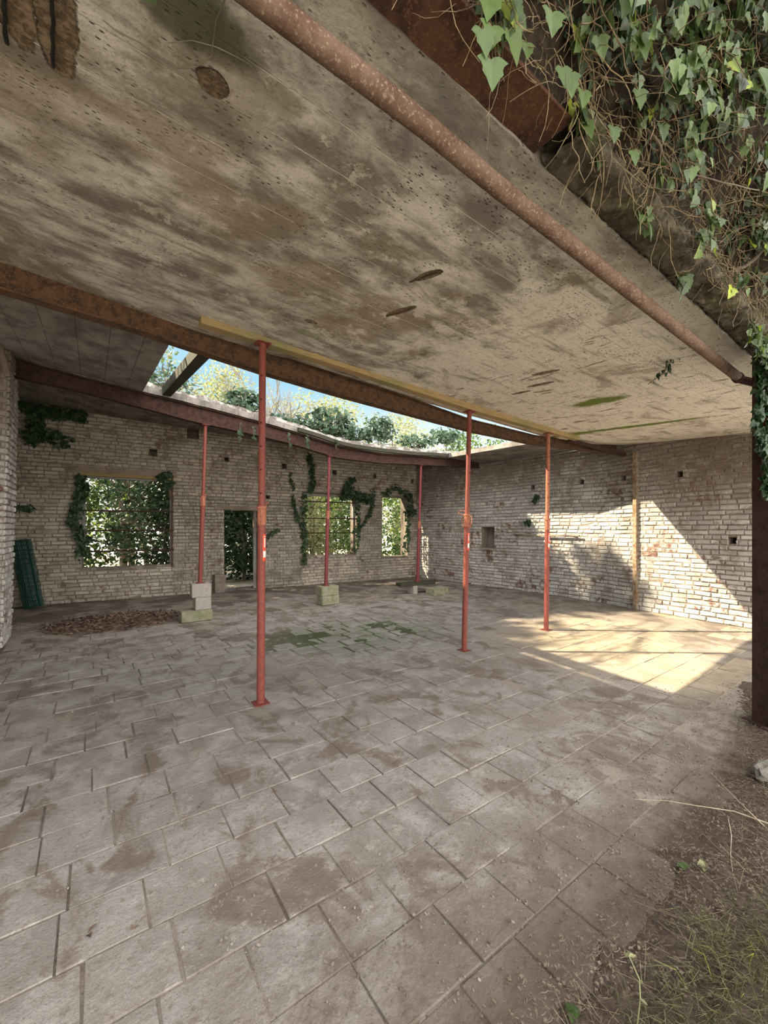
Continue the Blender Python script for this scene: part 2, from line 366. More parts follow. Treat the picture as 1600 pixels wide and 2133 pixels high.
def mat_soil():
    t = NT('trodden soil'); mid = t.noise(5, 8, .7); fine = t.noise(60, 6, .72); st = t.noise(2.2, 7, .68, dist=.6)
    sx = t.n('ShaderNodeSeparateXYZ'); t.L(t.pos, sx.inputs[0])
    c = t.mix(t.ramp(st, .40, .62), (.29, .25, .21), (.16, .128, .105)); c = t.mix(t.ramp(fine, .55, .72, 0, .6), c, (.40, .35, .29))
    jm = t.math('MULTIPLY', moss_mask(t), t.ramp(mid, .33, .45)); c = t.mix(jm, c, (.055, .07, .026))
    dk = t.noise(1.5, 7, .68, dist=.8); rear = t.ramp(sx.outputs[1], 4.5, 6.2, 0, .8)
    c = t.mix(t.math('MULTIPLY', t.ramp(dk, .45, .58), rear), c, (.10, .08, .065))
    ed = t.math('ADD', sx.outputs[1], t.math('MULTIPLY', t.math('SUBTRACT', t.noise(2.2, 7, .7), .5), .8)); c = t.mix(t.ramp(ed, 1.05, .72), c, (.085, .06, .045))
    c = t.mix(t.ramp(t.vor(45), .22, .1, 0, .6), c, (.07, .05, .04))
    return t.fin(c, .95, t.math('ADD', mid, fine), .8, .012)
M['soil'] = mat_soil()
M['outdoor_ground'] = mat_simple('dry pale outdoor ground', (.46, .41, .33), (.56, .50, .40), 5, .95, .8, .03, .2)

# ---------------------------------------------------------------- brick wall builder
class Path:
    def __init__(s, pts):
        s.p = [Vector((a, b)) for a, b in pts]; s.L = [0]
        for a, b in zip(s.p, s.p[1:]): s.L.append(s.L[-1]+(b-a).length)
    def at(s, u, off=0, z=0):
        u = max(-1, u); i = 0
        while i < len(s.p)-2 and u > s.L[i+1]: i += 1
        d = (s.p[i+1]-s.p[i]).normalized(); q = s.p[i]+d*(u-s.L[i]); n = Vector((d.y, -d.x))
        return Vector((q.x+n.x*off, q.y+n.y*off, z))
def wall(name, path, ztop, openings, niches, mat, thick=.33, bl=.235, bh=.077, seed=1, bulge=.02):
    # openings: (u0,u1,z0,z1) right through; niches: shallow square putlog holes; room side is +off
    random.seed(seed); T = path.L[-1]; full = MB()
    allo = list(openings)+list(niches)
    us = sorted(set([0, T]+[k*.5 for k in range(1, int(T/.5)+1) if k*.5 < T]+[x for o in allo for x in o[:2]]+path.L[1:-1]))
    zs = sorted(set([-.05, 1.0, 2.0]+[x for o in allo for x in o[2:4]]))
    def inside(u, z): return any(o[0] < u < o[1] and o[2] < z < o[3] for o in allo)
    for ua, ub in zip(us, us[1:]):
        if ub-ua < 1e-5: continue
        for k, za in enumerate(zs):
            zb = zs[k+1] if k+1 < len(zs) else None
            if inside((ua+ub)/2, (za+(zb if zb else za+.2))/2): continue
            ta, tb = (zb, zb) if zb else (ztop(ua), ztop(ub))
            P = [path.at(ua, 0, za), path.at(ub, 0, za), path.at(ub, 0, tb), path.at(ua, 0, ta)]
            Q = [path.at(ua, -thick, za), path.at(ub, -thick, za), path.at(ub, -thick, tb), path.at(ua, -thick, ta)]
            n = len(full.v); full.v += [tuple(x) for x in P+Q]
            fs = [(0, 1, 2, 3), (7, 6, 5, 4), (0, 4, 5, 1), (3, 2, 6, 7), (0, 3, 7, 4), (1, 5, 6, 2)]
            full.f += [tuple(n+i for i in f) for f in fs]; full.a += [.5]*6
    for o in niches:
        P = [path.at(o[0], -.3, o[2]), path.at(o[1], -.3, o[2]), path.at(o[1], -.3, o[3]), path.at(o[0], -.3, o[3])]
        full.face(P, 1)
    root = full.build(name, M['mortar'], recalc=False); tag(root, kind='structure')
    B = MB(); k = 0; z = 0.0
    while z < 4.6:
        h = bh*R(.93, 1.07); u = -(.5*bl if k % 2 else 0)-R(0, .03)
        while u < T:
            w = (bl if R(0, 1) < .72 else bl*.5)*R(.94, 1.05); g = R(.008, .014)
            a, b = max(u+g/2, 0.002), min(u+w-g/2, T-.002); u += w
            if b-a < .03: continue
            z0, z1 = z+g*.4+R(-.003, .005), z+h-g*.4-R(-.003, .006)
            zt = min(ztop(a), ztop(b))-.004
            if z0 > zt-.02: continue
            z1 = min(z1, zt)
            segs = [(a, b)]
            for o in allo:
                if z1 > o[2]+.012 and z0 < o[3]-.012:
                    nw = []
                    for (p, q) in segs:
                        if q <= o[0] or p >= o[1]: nw.append((p, q)); continue
                        if p < o[0]: nw.append((p, o[0]+R(-.01, .004)))
                        if q > o[1]: nw.append((o[1]+R(-.004, .01), q))
                    segs = nw
            for (p, q) in segs:
                if q-p < .02: continue
                m = (p+q)/2; base = .016+.5*bulge*nz(m, z, seed, 1.3)
                if R(0, 1) < .035: base -= .022
                d = max(.004, base+R(-.005, .006)); bv = .010
                dz = .01*nz(m, z*.3, seed+5, .6)
                r = R(0, 1); n = len(B.v)
                for (uu, zz) in ((p, z0), (q, z0), (q, z1), (p, z1)): B.v.append(tuple(path.at(uu, 0, zz+dz)))
                for (uu, zz) in ((p+bv, z0+bv), (q-bv, z0+bv), (q-bv, z1-bv), (p+bv, z1-bv)):
                    B.v.append(tuple(path.at(uu+R(-.009, .009), d+R(-.007, .007), zz+dz+R(-.007, .007))))
                B.f += [(n+4, n+5, n+6, n+7), (n, n+1, n+5, n+4), (n+1, n+2, n+6, n+5), (n+2, n+3, n+7, n+6), (n+3, n, n+4, n+7)]; B.a += [r]*5
        z += h; k += 1
    B.build('brickwork', mat, root)
    return root

BP, BQ = (-5.2, 10.651), (8.06, 9.60)
pathB = Path([BP, BQ])
def ub(px, py): p = PW(px, py, BP, BQ); return (Vector((p.x, p.y))-Vector(BP)).length, p.z
WT = [(ub(px, py)) for px, py in ((110, 845), (250, 870), (400, 893), (600, 925), (690, 945), (850, 962))]
WT = [(0, WT[0][1]+.1)]+WT+[(14, WT[-1][1])]
def ztopB(u): return interp(WT, u)
def opn(x0, y0, x1, y1): a, b = ub(x0, y0), ub(x1, y1); return (a[0], b[0], b[1], a[1])
w1, dr, w2, w3 = opn(170, 985, 360, 1177), opn(467, 1062, 540, 1228), opn(630, 1025, 742, 1155), opn(796, 1034, 848, 1158)
dr = (dr[0], dr[1], -.05, dr[3])
nB = []
for (x, y, s_) in ((319, 943, .075), (472, 957, .05), (592, 971, .06), (697, 984, .06), (781, 992, .05), (859, 1002, .045), (558, 1035, .045), (402, 902, .12)):
    a = ub(x, y); nB.append((a[0]-s_, a[0]+s_, a[1]-s_, a[1]+s_))
wall('wall_back', pathB, ztopB, [w1, dr, w2, w3], nB, M['brick_back'], .36, seed=3)
RP = [(8.06, 9.6), (8.17, 8.2), (8.33, 6.4), (8.33, 4.15), (8.14, 3.4), (7.95, 1.7), (7.88, .85)]
pathR = Path(RP)
def ur(px, py):
    for i in range(len(RP)-1):
        p = PW(px, py, RP[i], RP[i+1])
        if min(RP[i][1], RP[i+1][1])-1e-6 <= p.y <= max(RP[i][1], RP[i+1][1])+1e-6:
            return pathR.L[i]+(Vector((p.x, p.y))-Vector(RP[i])).length, p.z
    return 0, 0
def rtop(u):
    return interp([(0, 3.45), (2.5, 3.28), (3.2, 3.22), (5.4, 3.12), (6.2, 3.11), (7.1, 3.0), (8.2, 2.87), (9.2, 2.86)], u)
nR = []
for (x, y, s_) in ((1212, 1004, .05), (1299, 996, .045), (1416, 988, .05), (1526, 1126, .05), (1110, 1015, .05)):
    a = ur(x, y); nR.append((a[0]-s_, a[0]+s_, a[1]-s_, a[1]+s_))
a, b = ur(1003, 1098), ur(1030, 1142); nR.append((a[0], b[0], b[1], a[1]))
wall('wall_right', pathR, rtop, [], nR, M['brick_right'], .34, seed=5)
# brick pier and wall on the left
pathL = Path([(-.95, 6.75), (-.93, 7.55)])
wl = wall('wall_left', Path([(-5.0, .9), (-5.0, 7.6)]), lambda u: 4.0, [], [], M['brick_back'], .3, seed=8)
P4 = Path([(-.93, 7.55), (-.93, 6.80)]); 
def pier():
    rd = MB(); rd.box((-1.2, 7.18, 1.95), (.52, .76, 3.9), 0, r=.5); root = rd.build('wall_pier', M['mortar']); tag(root, kind='structure')
    for pth in (Path([(-.94, 6.80), (-.94, 7.56)]), Path([(-1.46, 6.80), (-.94, 6.80)]), Path([(-.94, 7.56), (-1.46, 7.56)])):
        B = MB(); random.seed(4); z = 0; k = 0; T = pth.L[-1]
        while z < 3.9:
            u = -.12 if k % 2 else 0
            while u < T:
                a_, b_ = max(u+.006, 0), min(u+.229, T); u += .235
                if b_-a_ < .03: continue
                d = R(.015, .03); n = len(B.v); r = R(0, 1)
                for (uu, zz, dd) in ((a_, z+.004, 0), (b_, z+.004, 0), (b_, z+.073, 0), (a_, z+.073, 0), (a_+.01, z+.014, d), (b_-.01, z+.014, d), (b_-.01, z+.063, d), (a_+.01, z+.063, d)):
                    B.v.append(tuple(pth.at(uu, dd+R(-.004, .004), zz)))
                B.f += [(n+4, n+5, n+6, n+7), (n, n+1, n+5, n+4), (n+1, n+2, n+6, n+5), (n+2, n+3, n+7, n+6), (n+3, n, n+4, n+7)]; B.a += [r]*5
            z += .077; k += 1
        B.build('brickwork', M['brick_right'], root)
    root.rotation_euler = (0, radians(1.2), 0); root.location.x = .01
pier()
random.seed(11)
# side wall behind the pier
wall('wall_left', Path([(-1.48, 7.5), (-1.48, 10.3)]), lambda u: 3.95, [], [], M['brick_back'], .2, seed=9)

# ---------------------------------------------------------------- ceiling slabs
zf0 = [(-5, 3.08), (-1, 3.02), (.75, 2.98), (1.4, 2.94), (4.2, 2.87), (8.4, 2.84)]
zf1 = [(-5, 3.42), (-.5, 3.30), (.7, 3.18), (1.9, 3.11), (3.8, 3.03), (6.2, 2.95), (7.2, 2.99), (8.4, 3.09)]
def zceil(x, y):
    t_ = (y-.94)/(3.6-.94); return lerp(interp(zf0, x), interp(zf1, x), t_)+.006*nz(x, y, 0, 1.5)
def slab(name, fn, x0, x1, y0, y1, th, mat, nx=90, ny=30, topm=None, yfun=None):
    m = MB(); 
    def f(u, v, dz=0):
        x = lerp(x0, x1, u); a_, b_ = (yfun(x) if yfun else (y0, y1)); y = lerp(a_, b_, v); return (x, y, fn(x, y)+dz)
    m.grid(lambda u, v: f(u, 1-v), nx, ny); m.grid(lambda u, v: f(u, v, th), nx, ny)
    m.grid(lambda u, v: f(u, 0, v*th), nx, 1); m.grid(lambda u, v: f(1-u, 1, v*th), nx, 1)
    m.grid(lambda u, v: f(0, 1-u, v*th), ny, 1); m.grid(lambda u, v: f(1, u, v*th), ny, 1)
    o = m.build(name, mat); tag(o, kind='structure'); return o
def front_y(x):
    e_ = .955+.012*nz(x, 3, 0, 9)+(.02*nz(x, 7, 0, 3) if x > 1.4 else 0)
    b_ = 3.84; return e_, b_
slab('ceiling', zceil, -5, 8.35, 0, 0, .16, M['concrete'], 260, 60, yfun=front_y)
zl0 = [(-5, 3.55), (-.5, 3.36), (.7, 3.235)]; zl1 = [(-5, 3.9), (-.8, 3.72), (.6, 3.56)]
slab('ceiling', lambda x, y: lerp(interp(zl0, x), interp(zl1, x), (y-3.85)/3.3), -5, .61, 0, 0, .14, M['concrete_rear'], 60, 30,
     yfun=lambda x: (3.72, 7.15))
# rear slab, sagging on the second beam
b2top = [(-2, 3.83), (-.79, 3.71), (-.19, 3.63), (.63, 3.55), (1.31, 3.49), (2.07, 3.41), (2.95, 3.30), (3.96, 3.13), (5.0, 3.09), (5.8, 3.13), (7.33, 3.2), (8.4, 3.22)]
def zrear(x, y):
    yb = 10.445-.0793*(x+2.6); u_ = x+5.2
    return lerp(interp(b2top, x)+.01, ztopB(u_), max(0, min(1, (y-7.15)/(yb-7.15))))
slab('ceiling', zrear, -5.1, 8.3, 0, 0, .10, M['concrete_rear'], 120, 20, yfun=lambda x: (7.12+.04*nz(x, 1, 0, 4), 10.6-.0793*(x+2.6)))
slab('ceiling', lambda x, y: 3.13+.02*(y-3.8)-.006*(x-7), 6.95, 8.3, 0, 0, .10, M['concrete_rear'], 20, 40, yfun=lambda x: (3.86, 7.16))
# broken pale screed over the rear slab
m = MB()
def fs(u, v, dz):
    x = lerp(-.1, 8.2, u); y = lerp(7.20+.12*nz(x, 2, 0, 3), 10.2, v); return (x, y, zrear(x, y)+.10+dz*(.07+.03*nz(x, y, 0, 5)))
m.grid(lambda u, v: fs(u, v, 1), 160, 10); m.grid(lambda u, v: fs(u, 0, v), 160, 1)
tag(m.build('roof_screed', M['screed']), kind='structure')
# wall head bricks standing along the far side of the roof
m = MB()
for i in range(36):
    x = .3+i*.22
    for k in range(int(R(1, 3.4))):
        m.box((x+R(-.02, .02), 10.50-.0793*(x+2.6), zrear(x, 10.5)+.14+k*.08), (.205, .26, .07), R(-.06, .06), jit=.008)
pr = m.build('wall_back_parapet', M['brick_right']); tag(pr, kind='structure')

# ---------------------------------------------------------------- floor
m = MB()
def hs(x, y):
    n1 = nz(x, y, 4, .7)+.5*nz(x, y, 2, 2.1)+.25*nz(x, y, 9, 6)
    cov = .0
    cov += max(0, (y-5.6)/1.5)+max(0, (x-4.6)/2.0)+max(0, (.95-y)/.5)
    h = -.0030+.0050*min(1.3, cov)+.006*(n1)+.002*nz(x, y, 1, 20)
    mo = max(0, 1-((x-3.0)/2.3)**2-((y-5.0)/1.35)**2)
    if mo > 0: return -.001+.008*min(1, mo*2)*(nz(x, y, 7, 2.2)+.7*nz(x, y, 2, 9)-.12)
    if cov < .1: h = min(h, -.0015+.008*max(0, n1-.30))
    return h
NXF, NYF = 230, 180
m.grid(lambda u, v: (lerp(-5.2, 8.5, u), lerp(.35, 10.6, v), hs(lerp(-5.2, 8.5, u), lerp(.35, 10.6, v))), NXF, NYF)
fl = m.build('floor', M['soil'], smooth=True); tag(fl, kind='structure')
T = MB(); random.seed(21); y = 1.235-3*.278+.11; row = 0
y = .68
while y < 8.2:
    hh = .272*R(.97, 1.04); x = -4.8+R(0, .28)
    while x < 8.2:
        w = .285*(R(.96, 1.06) if R(0, 1) < .86 else R(1.25, 1.5)); g = R(.002, .006)
        g += .011*max(0, min(1, 2*(1-((x-3.0)/2.3)**2-((y-5.0)/1.35)**2)))
        xa, xb, ya, yb = x+g, x+w-g, y+g*.8, y+hh-g*.8; x += w
        if not (row < 1 and R(0, 1) < .25) and not (y < 1.1 and xa > 3.1):
            if y > 3.6 and R(0, 1) < .02: continue
            z0 = .002+R(-.0035, .0035); tx, ty = R(-.006, .006), R(-.006, .006); cx, cy = (xa+xb)/2, (ya+yb)/2; r = R(0, 1); n = len(T.v); bv = .0035
            def zz(a_, b_): return z0+(a_-cx)*tx+(b_-cy)*ty
            pts = [(xa, ya), (xb, ya), (xb, yb), (xa, yb)]; ins = [(xa+bv, ya+bv), (xb-bv, ya+bv), (xb-bv, yb-bv), (xa+bv, yb-bv)]
            for (a_, b_) in pts: T.v.append((a_+R(-.002, .002), b_+R(-.002, .002), zz(a_, b_)-.02))
            for (a_, b_) in pts: T.v.append((a_+R(-.003, .003), b_+R(-.003, .003), zz(a_, b_)-.004))
            for (a_, b_) in ins: T.v.append((a_+R(-.003, .003), b_+R(-.003, .003), zz(a_, b_)))
            T.f.append((n+8, n+9, n+10, n+11)); T.a.append(r)
            for k in range(4):
                k2 = (k+1) % 4; T.f += [(n+k, n+k2, n+4+k2, n+4+k), (n+4+k, n+4+k2, n+8+k2, n+8+k)]; T.a += [r, r]
    y += hh; row += 1
T.build('floor_tiles', M['tile'], fl)
# ground outside
m = MB()
def gh(x, y): return -.03+.03*nz(x, y, 0, 1.2)-.02*(y < .35)
m.grid(lambda u, v: (lerp(-14, 18, u), lerp(-8, .45, v), gh(lerp(-14, 18, u), lerp(-8, .45, v))), 120, 40)
m.grid(lambda u, v: (lerp(-14, 18, u), lerp(10.3, 26, v), -.05+.12*nz(lerp(-14, 18, u), lerp(10.3, 26, v), 0, .5)), 80, 40)
tag(m.build('ground', M['outdoor_ground'], smooth=True), kind='structure')

# ---------------------------------------------------------------- steel beams, timber, pipe, post
def ibeam_secs(xs, y0, zb, H, W, tf=.014, tw=.012, sag=None):
    secs = []
    for x in xs:
        b_ = zb(x); h = H(x) if callable(H) else H; yy = y0(x) if callable(y0) else y0; w = W/2; q = tw/2
        secs.append([(x, yy-w, b_), (x, yy+w, b_), (x, yy+w, b_+tf), (x, yy+q, b_+tf), (x, yy+q, b_+h-tf), (x, yy+w, b_+h-tf), (x, yy+w, b_+h), (x, yy-w, b_+h), (x, yy-w, b_+h-tf), (x, yy-q, b_+h-tf), (x, yy-q, b_+tf), (x, yy-w, b_+tf)])
    return secs
b1 = [(-5, 3.3), (-.52, 3.12), (.27, 3.07), (.8, 3.01), (1.28, 2.96), (2.09, 2.90), (4.14, 2.80), (5.5, 2.79), (7, 2.86), (8.3, 2.93)]
m = MB(); xs = [-5+.15*i for i in range(90)]
m.loft(ibeam_secs([x for x in xs if x < 8.2]+[8.2], 3.80, lambda x: interp(b1, x)+.003*nz(x, 0, 0, 12), lambda x: interp([(0, .235), (3, .20), (4, .155), (6, .135), (8, .16)], x), .10))
tag(m.build('steel_beam', M['rust']), 'long rusty brown steel beam across the ceiling from the left edge to the right wall', 'beam')
b2 = [(-1.0, 3.5), (-.79, 3.48), (-.19, 3.43), (.63, 3.32), (1.31, 3.22), (2.07, 3.16), (2.95, 3.07), (3.96, 2.90), (5, 2.89), (5.8, 2.94), (7.33, 3.02), (8.3, 3.06)]
m = MB(); m.loft(ibeam_secs([-.84+.15*i for i in range(61)], 7.2, lambda x: interp(b2, x)+.003*nz(x, 0, 0, 12), lambda x: max(.1, interp(b2top, x)-interp(b2, x)), .11))
tag(m.build('steel_beam', M['rust_red']), 'sagging dark red rusty steel beam at the rear under the ivy covered slab', 'beam')
# cross rafter in the skylight
m = MB(); p0, p1 = Vector((.90, 3.86, 3.16)), Vector((.93, 7.16, 3.56))
m.loft([[(p.x-.06, p.y, p.z-.0), (p.x+.06, p.y, p.z), (p.x+.06, p.y, p.z+.13), (p.x-.06, p.y, p.z+.13)] for p in (p0, p0.lerp(p1, .5), p1)])
tag(m.build('cross_beam', M['dark_wood']), 'short dark cross beam bridging the hole in the roof', 'beam')
# pine timber
m = MB()
tt = [(.69, 3.11), (1.9, 3.055), (3.81, 2.945), (5.4, 2.90), (6.24, 2.89)]
m.loft([[(x, 3.44, interp(tt, x)), (x, 3.53, interp(tt, x)), (x, 3.53, zceil(x, 3.53)-.001), (x, 3.44, zceil(x, 3.44)-.001)] for x in [.69+.2*i for i in range(28)]+[6.24]])
tag(m.build('timber_joist', M['pine']), 'yellowish pine timber pressed under the ceiling along the long beam', 'timber')
m = MB()
m.box((7.25, 3.64, 2.905), (1.9, .06, .05), 0, (0, .02)); tag(m.build('brick_lintel_edge', M['rust_red']), kind='structure')
# grey timber batten on the rear slab edge
m = MB(); m.loft([[(x, 7.06, interp(b2top, x)+.0+z_), (x, 7.12, interp(b2top, x)+z_), (x, 7.12, interp(b2top, x)+.07+z_), (x, 7.06, interp(b2top, x)+.07+z_)] for x, z_ in [(3.1+.25*i, .02+.01*sin(i)) for i in range(20)]])
tag(m.build('edge_board', M['dark_wood']), 'mossy dark board along the broken front edge of the rear slab', 'board')
# front flange beam
m = MB()
m.loft([[(x, .80+.004*nz(x, 0, 0, 20), 2.985-.018*x), (x, .955+.006*nz(x, 4, 0, 14), 2.985-.018*x), (x, .955, 3.0-.018*x), (x, .885, 3.0-.018*x), (x, .885, 3.16-.018*x), (x, .865, 3.16-.018*x), (x, .865, 3.0-.018*x), (x, .80, 3.0-.018*x)] for x in [-5+.05*i for i in range(129)]])
tag(m.build('edge_beam', M['rust_flange']), 'flaking rusty steel beam along the open roof edge above the pipe', 'beam')
def mat_rubble():
    t = NT('mossy lichen masonry'); n = t.noise(9, 8, .7); f = t.noise(50, 6, .7); c = t.mix(t.ramp(n, .4, .6), (.05, .042, .028), (.15, .13, .095))
    c = t.mix(t.ramp(t.noise(5, 7, .7), .54, .64), c, (.10, .11, .045)); c = t.mix(t.ramp(f, .6, .7), c, (.30, .28, .22)); return t.fin(c, .95, t.math('ADD', n, f), 1, .02)
M['rubble'] = mat_rubble()
m = MB()
def fr_edge(u, v):
    x = lerp(1.44, 7.9, u); a_ = v*2*pi; q = max(abs(cos(a_)), abs(sin(a_))); y = .868+.085*cos(a_)/q; z = 2.985-.02*(x-1.4)+.055*sin(a_)/q
    k = .035*nz(x, cos(a_)*.08+sin(a_)*.05, sin(a_)*.05, 9)+.03*nz(x, cos(a_)*.08, sin(a_)*.05, 26)+.012*nz(x, cos(a_)*.08, sin(a_)*.05, 60); return (x, y+k, z+k*.7)
m.grid(fr_edge, 700, 28); tag(m.build('edge_masonry', M['rubble'], smooth=True), kind='structure')
# pipe
pp = [PY(*q, 1.02) for q in ((545, 0), (885, 262), (1040, 392), (1290, 590), (1540, 788))]
d0 = (pp[0]-pp[-1]).normalized(); pts = [pp[0]+d0*1.6]+pp
m = MB(); m.tube([p+Vector((0, 0, -.0)) for p in pts], .0335, 20, wob=.006)
rt = empty('steel_pipe', pts[-1]); o = m.build('tube', M['rust_pipe'], smooth=True); o.parent = rt; o.matrix_parent_inverse = Matrix.Translation(-Vector(pts[-1]))
tag(rt, 'long brown rusty round pipe running below the open roof edge to the right post', 'pipe')
m = MB(); e1 = pts[-1]; m.tube([e1+Vector((-.05, 0, 0)), e1+Vector((-.01, 0, -.004))], .04, 16); m.tube([e1+Vector((-.02, -.0, -.01)), e1+Vector((.05, -.10, -.06))], .03, 10)
o = m.build('coupling', M['rust_red'], rt); o.matrix_parent_inverse = Matrix.Translation(-Vector(pts[-1]))
# post on the right
pb = G(1577, 1520); px_ = pb.x+.15; py_ = pb.y-.045
pt = empty('steel_post', (px_, py_, 0))
m = MB()
for yy in (-.07, .07): m.box((0, yy, 1.42), (.14, .012, 2.84), jit=.001)
m.box((0, 0, 1.42), (.010, .14, 2.84)); m.build('shaft', M['rust_red'], pt)
m = MB(); m.box((0, 0, .01), (.24, .24, .02), bev=.004); m.build('base_plate', M['rust_red'], pt)
pt.rotation_euler = (0, 0, pi/2-.62)
tag(pt, 'dark rusty steel post standing at the right edge of the open front', 'post')

# ---------------------------------------------------------------- adjustable props
def make_prop(px_b, py_b, y0, zb, px_t, py_t, zt, zcol, label, paint, ro=.030, ri=.0245, sticker=None, orient=0, head=True, inner=None):
    X0, Y0, u0 = ray(px_b, py_b); 
    base = Vector((X0*y0/Y0, y0, zb)); Xt, Yt, ut = ray(px_t, py_t); top = Vector((Xt*y0/Yt, y0, zt))
    rt = empty('steel_prop', base); axis = (top-base); Lh = axis.length
    rt.rotation_euler = axis.to_track_quat('Z', 'Y').to_euler(); rt['t'] = 0; del rt['t']
    zc = zcol-zb
    m = MB(); m.tube([(0, 0, 0), (0, 0, zc)], ro, 20); m.build('outer_tube', M[paint], rt, smooth=False)
    m = MB(); m.tube([(0, 0, zc-.01), (0, 0, Lh)], ri, 20); it = m.build('inner_tube', M[inner or paint], rt)
    m = MB(); k = 0
    while zc+.12+k*.1 < Lh-.1:
        z = zc+.12+k*.1; a_ = orient
        for sg in (1, -1):
            cx, cy = cos(a_)*ri*sg, sin(a_)*ri*sg
            if sg > 0 or k % 2 == 0:
                mm = MB(); mm.tube([(cx*.96, cy*.96, z), (cx*1.02, cy*1.02, z)], .0075, 8); mm.build('pin_hole', M['black'], it)
        k += 1
    m = MB(); m.tube([(0, 0, zc-.15), (0, 0, zc-.005)], ro+.003, 20); m.tube([(0, 0, zc-.012), (0, 0, zc+.008)], ro+.011, 20); m.build('collar', M['prop_steel'] if head else M[paint], rt)
    m = MB(); c_, s_ = cos(orient), sin(orient)
    def lp(pts, r_=.0055): m.tube([(x*c_-y*s_, x*s_+y*c_, zc+z) for x, y, z in pts], r_, 6)
    lp([(ro, 0, -.03), (ro+.035, 0, -.025), (ro+.05, .0, -.05), (ro+.048, 0, -.13), (ro+.03, 0, -.15), (ro, 0, -.15)])
    lp([(-ro, 0, -.03), (-ro-.035, 0, -.025), (-ro-.05, .0, -.06), (-ro-.04, 0, -.11), (-ro-.02, .0, -.16)])
    m.build('handle', M['prop_steel'], rt)
    m = MB(); lp2 = [(ri*.5, -.02, .03), (ro+.05, -.03, .05), (ro+.11, -.02, .055), (ro+.12, 0, .04), (ro+.09, .01, .01), (ro+.02, .0, -.005)]
    m.tube([(x*c_-y*s_, x*s_+y*c_, zc+z) for x, y, z in lp2], .006, 6); m.build('pin', M['prop_steel'], rt)
    m = MB(); m.box((0, 0, .004), (.13, .13, .008), bev=.002); m.build('base_plate', M[paint], rt)
    if head:
        m = MB(); m.box((0, 0, Lh-.005), (.12, .12, .008), bev=.002); m.build('head_plate', M[paint], rt)
    if sticker:
        za, zb_ = sticker[0]-zb, sticker[1]-zb; fa = math.atan2(-base.y, -base.x)
        def arc(z0, z1, mat, nm, spread=1.25, par=rt, off=.0012, a0=0):
            mm = MB(); mm.grid(lambda u, v: (cos(fa+a0+lerp(-spread, spread, u))*(ro+off), sin(fa+a0+lerp(-spread, spread, u))*(ro+off), lerp(z0, z1, v)), 12, 1); return mm.build(nm, mat, par)
        s1 = arc(zb_, za, M['sticker'], 'sticker'); s1['label'] = 'bright orange red sticker band'
        w_ = arc(zb_+.03, zb_+.085, M['sticker_white'], 'white_label', 1.15, s1, .002); arc(za-.022, za-.016, M['sticker_white'], 'white_stripe', 1.0, s1, .002)
        mm = MB()
        for i in range(9):
            z0 = zb_+.115+i*(za-zb_-.15)/9; mm.grid(lambda u, v: (cos(fa-.75+lerp(-.2, .2, u))*(ro+.0022), sin(fa-.75+lerp(-.2, .2, u))*(ro+.0022), lerp(z0, z0+.011, v)), 2, 1)
        mm.build('lettering', M['sticker_white'], s1)
    tag(rt, label, 'prop', 'adjustable red steel props holding up the roof')
    return rt
def zat(px, py, y0): return PY(px, py, y0).z
tz = lambda x: interp(tt, x)
make_prop(543, 1467, 3.46, .0, 547, 720, tz(1.19), zat(545, 1057, 3.46), 'nearest red steel prop with hooked handles and bright sticker, left of centre', 'prop_red', .034, .029, (zat(545, 1113, 3.46), zat(545, 1168, 3.46)), orient=-A)
make_prop(967, 1350, 3.50, .0, 978, 868, tz(3.83), zat(972, 1072, 3.50), 'red steel prop on the floor just left of the sunlit patch', 'prop_red', .033, .028, (zat(972, 1110, 3.5), zat(972, 1146, 3.5)), orient=-A+.6)
make_prop(1138, 1312, 3.50, .0, 1142, 908, tz(5.5), zat(1140, 1082, 3.50), 'rightmost red steel prop, its upper tube worn pale, at the edge of the sunlight', 'prop_red', .034, .028, (zat(1140, 1110, 3.5), zat(1140, 1144, 3.5)), orient=-A, inner='prop_steel')
def zb2(px, py): return 0
P1 = make_prop(417, 1236, 7.2, .60, 428, 890, interp(b2, PY(428, 890, 7.2).x)-.002, zat(420, 1034, 7.2), 'red steel prop standing on the stack of grey blocks at left', 'prop_red', .036, .027, None, orient=-A)
P3 = make_prop(679, 1226, 7.2, .37, 686, 957, interp(b2, PY(686, 957, 7.2).x)-.002, zat(682, 1065, 7.2), 'red steel prop standing on two mossy blocks in front of the barred window', 'prop_mag', .036, .027, None, orient=-A)
P6 = make_prop(870, 1224, 7.2, .27, 877, 965, interp(b2, PY(877, 965, 7.2).x)-.002, zat(874, 1087, 7.2), 'magenta red steel prop standing on the low plank near the far corner', 'prop_mag', .036, .028, None, orient=-A)

# ---------------------------------------------------------------- blocks
def block(name, c, d, rot, mat, label, cat='block', group=None, jit=.002):
    m = MB(); m.box((0, 0, d[2]/2), d, 0, bev=.007, jit=jit)
    o = m.build(name, M[mat]); o.location = c; o.rotation_euler = (0, 0, rot); tag(o, label, cat, group); return o
p = P1.location; g1 = 'grey concrete blocks stacked under the left prop'
block('concrete_block', (p.x-.08, p.y-.05, .012), (.46, .26, .17), .03, 'block_moss', 'lowest and longest block, mossy, in the stack under the left prop', group=g1)
block('concrete_block', (p.x+.02, p.y-.04, .183), (.24, .20, .20), .04, 'block', 'middle grey block in the stack under the left prop', group=g1)
block('concrete_block', (p.x-.0, p.y-.03, .384), (.29, .22, .215), -.03, 'block', 'topmost grey block in the stack, carrying the left prop', group=g1)
p = P3.location
block('concrete_block', (p.x+.03, p.y-.02, .010), (.38, .24, .18), .05, 'block_moss', 'lower mossy block under the middle prop')
block('concrete_block', (p.x+.02, p.y-.02, .191), (.38, .24, .178), .03, 'block_moss', 'upper mossy block carrying the middle prop')
p = P6.location
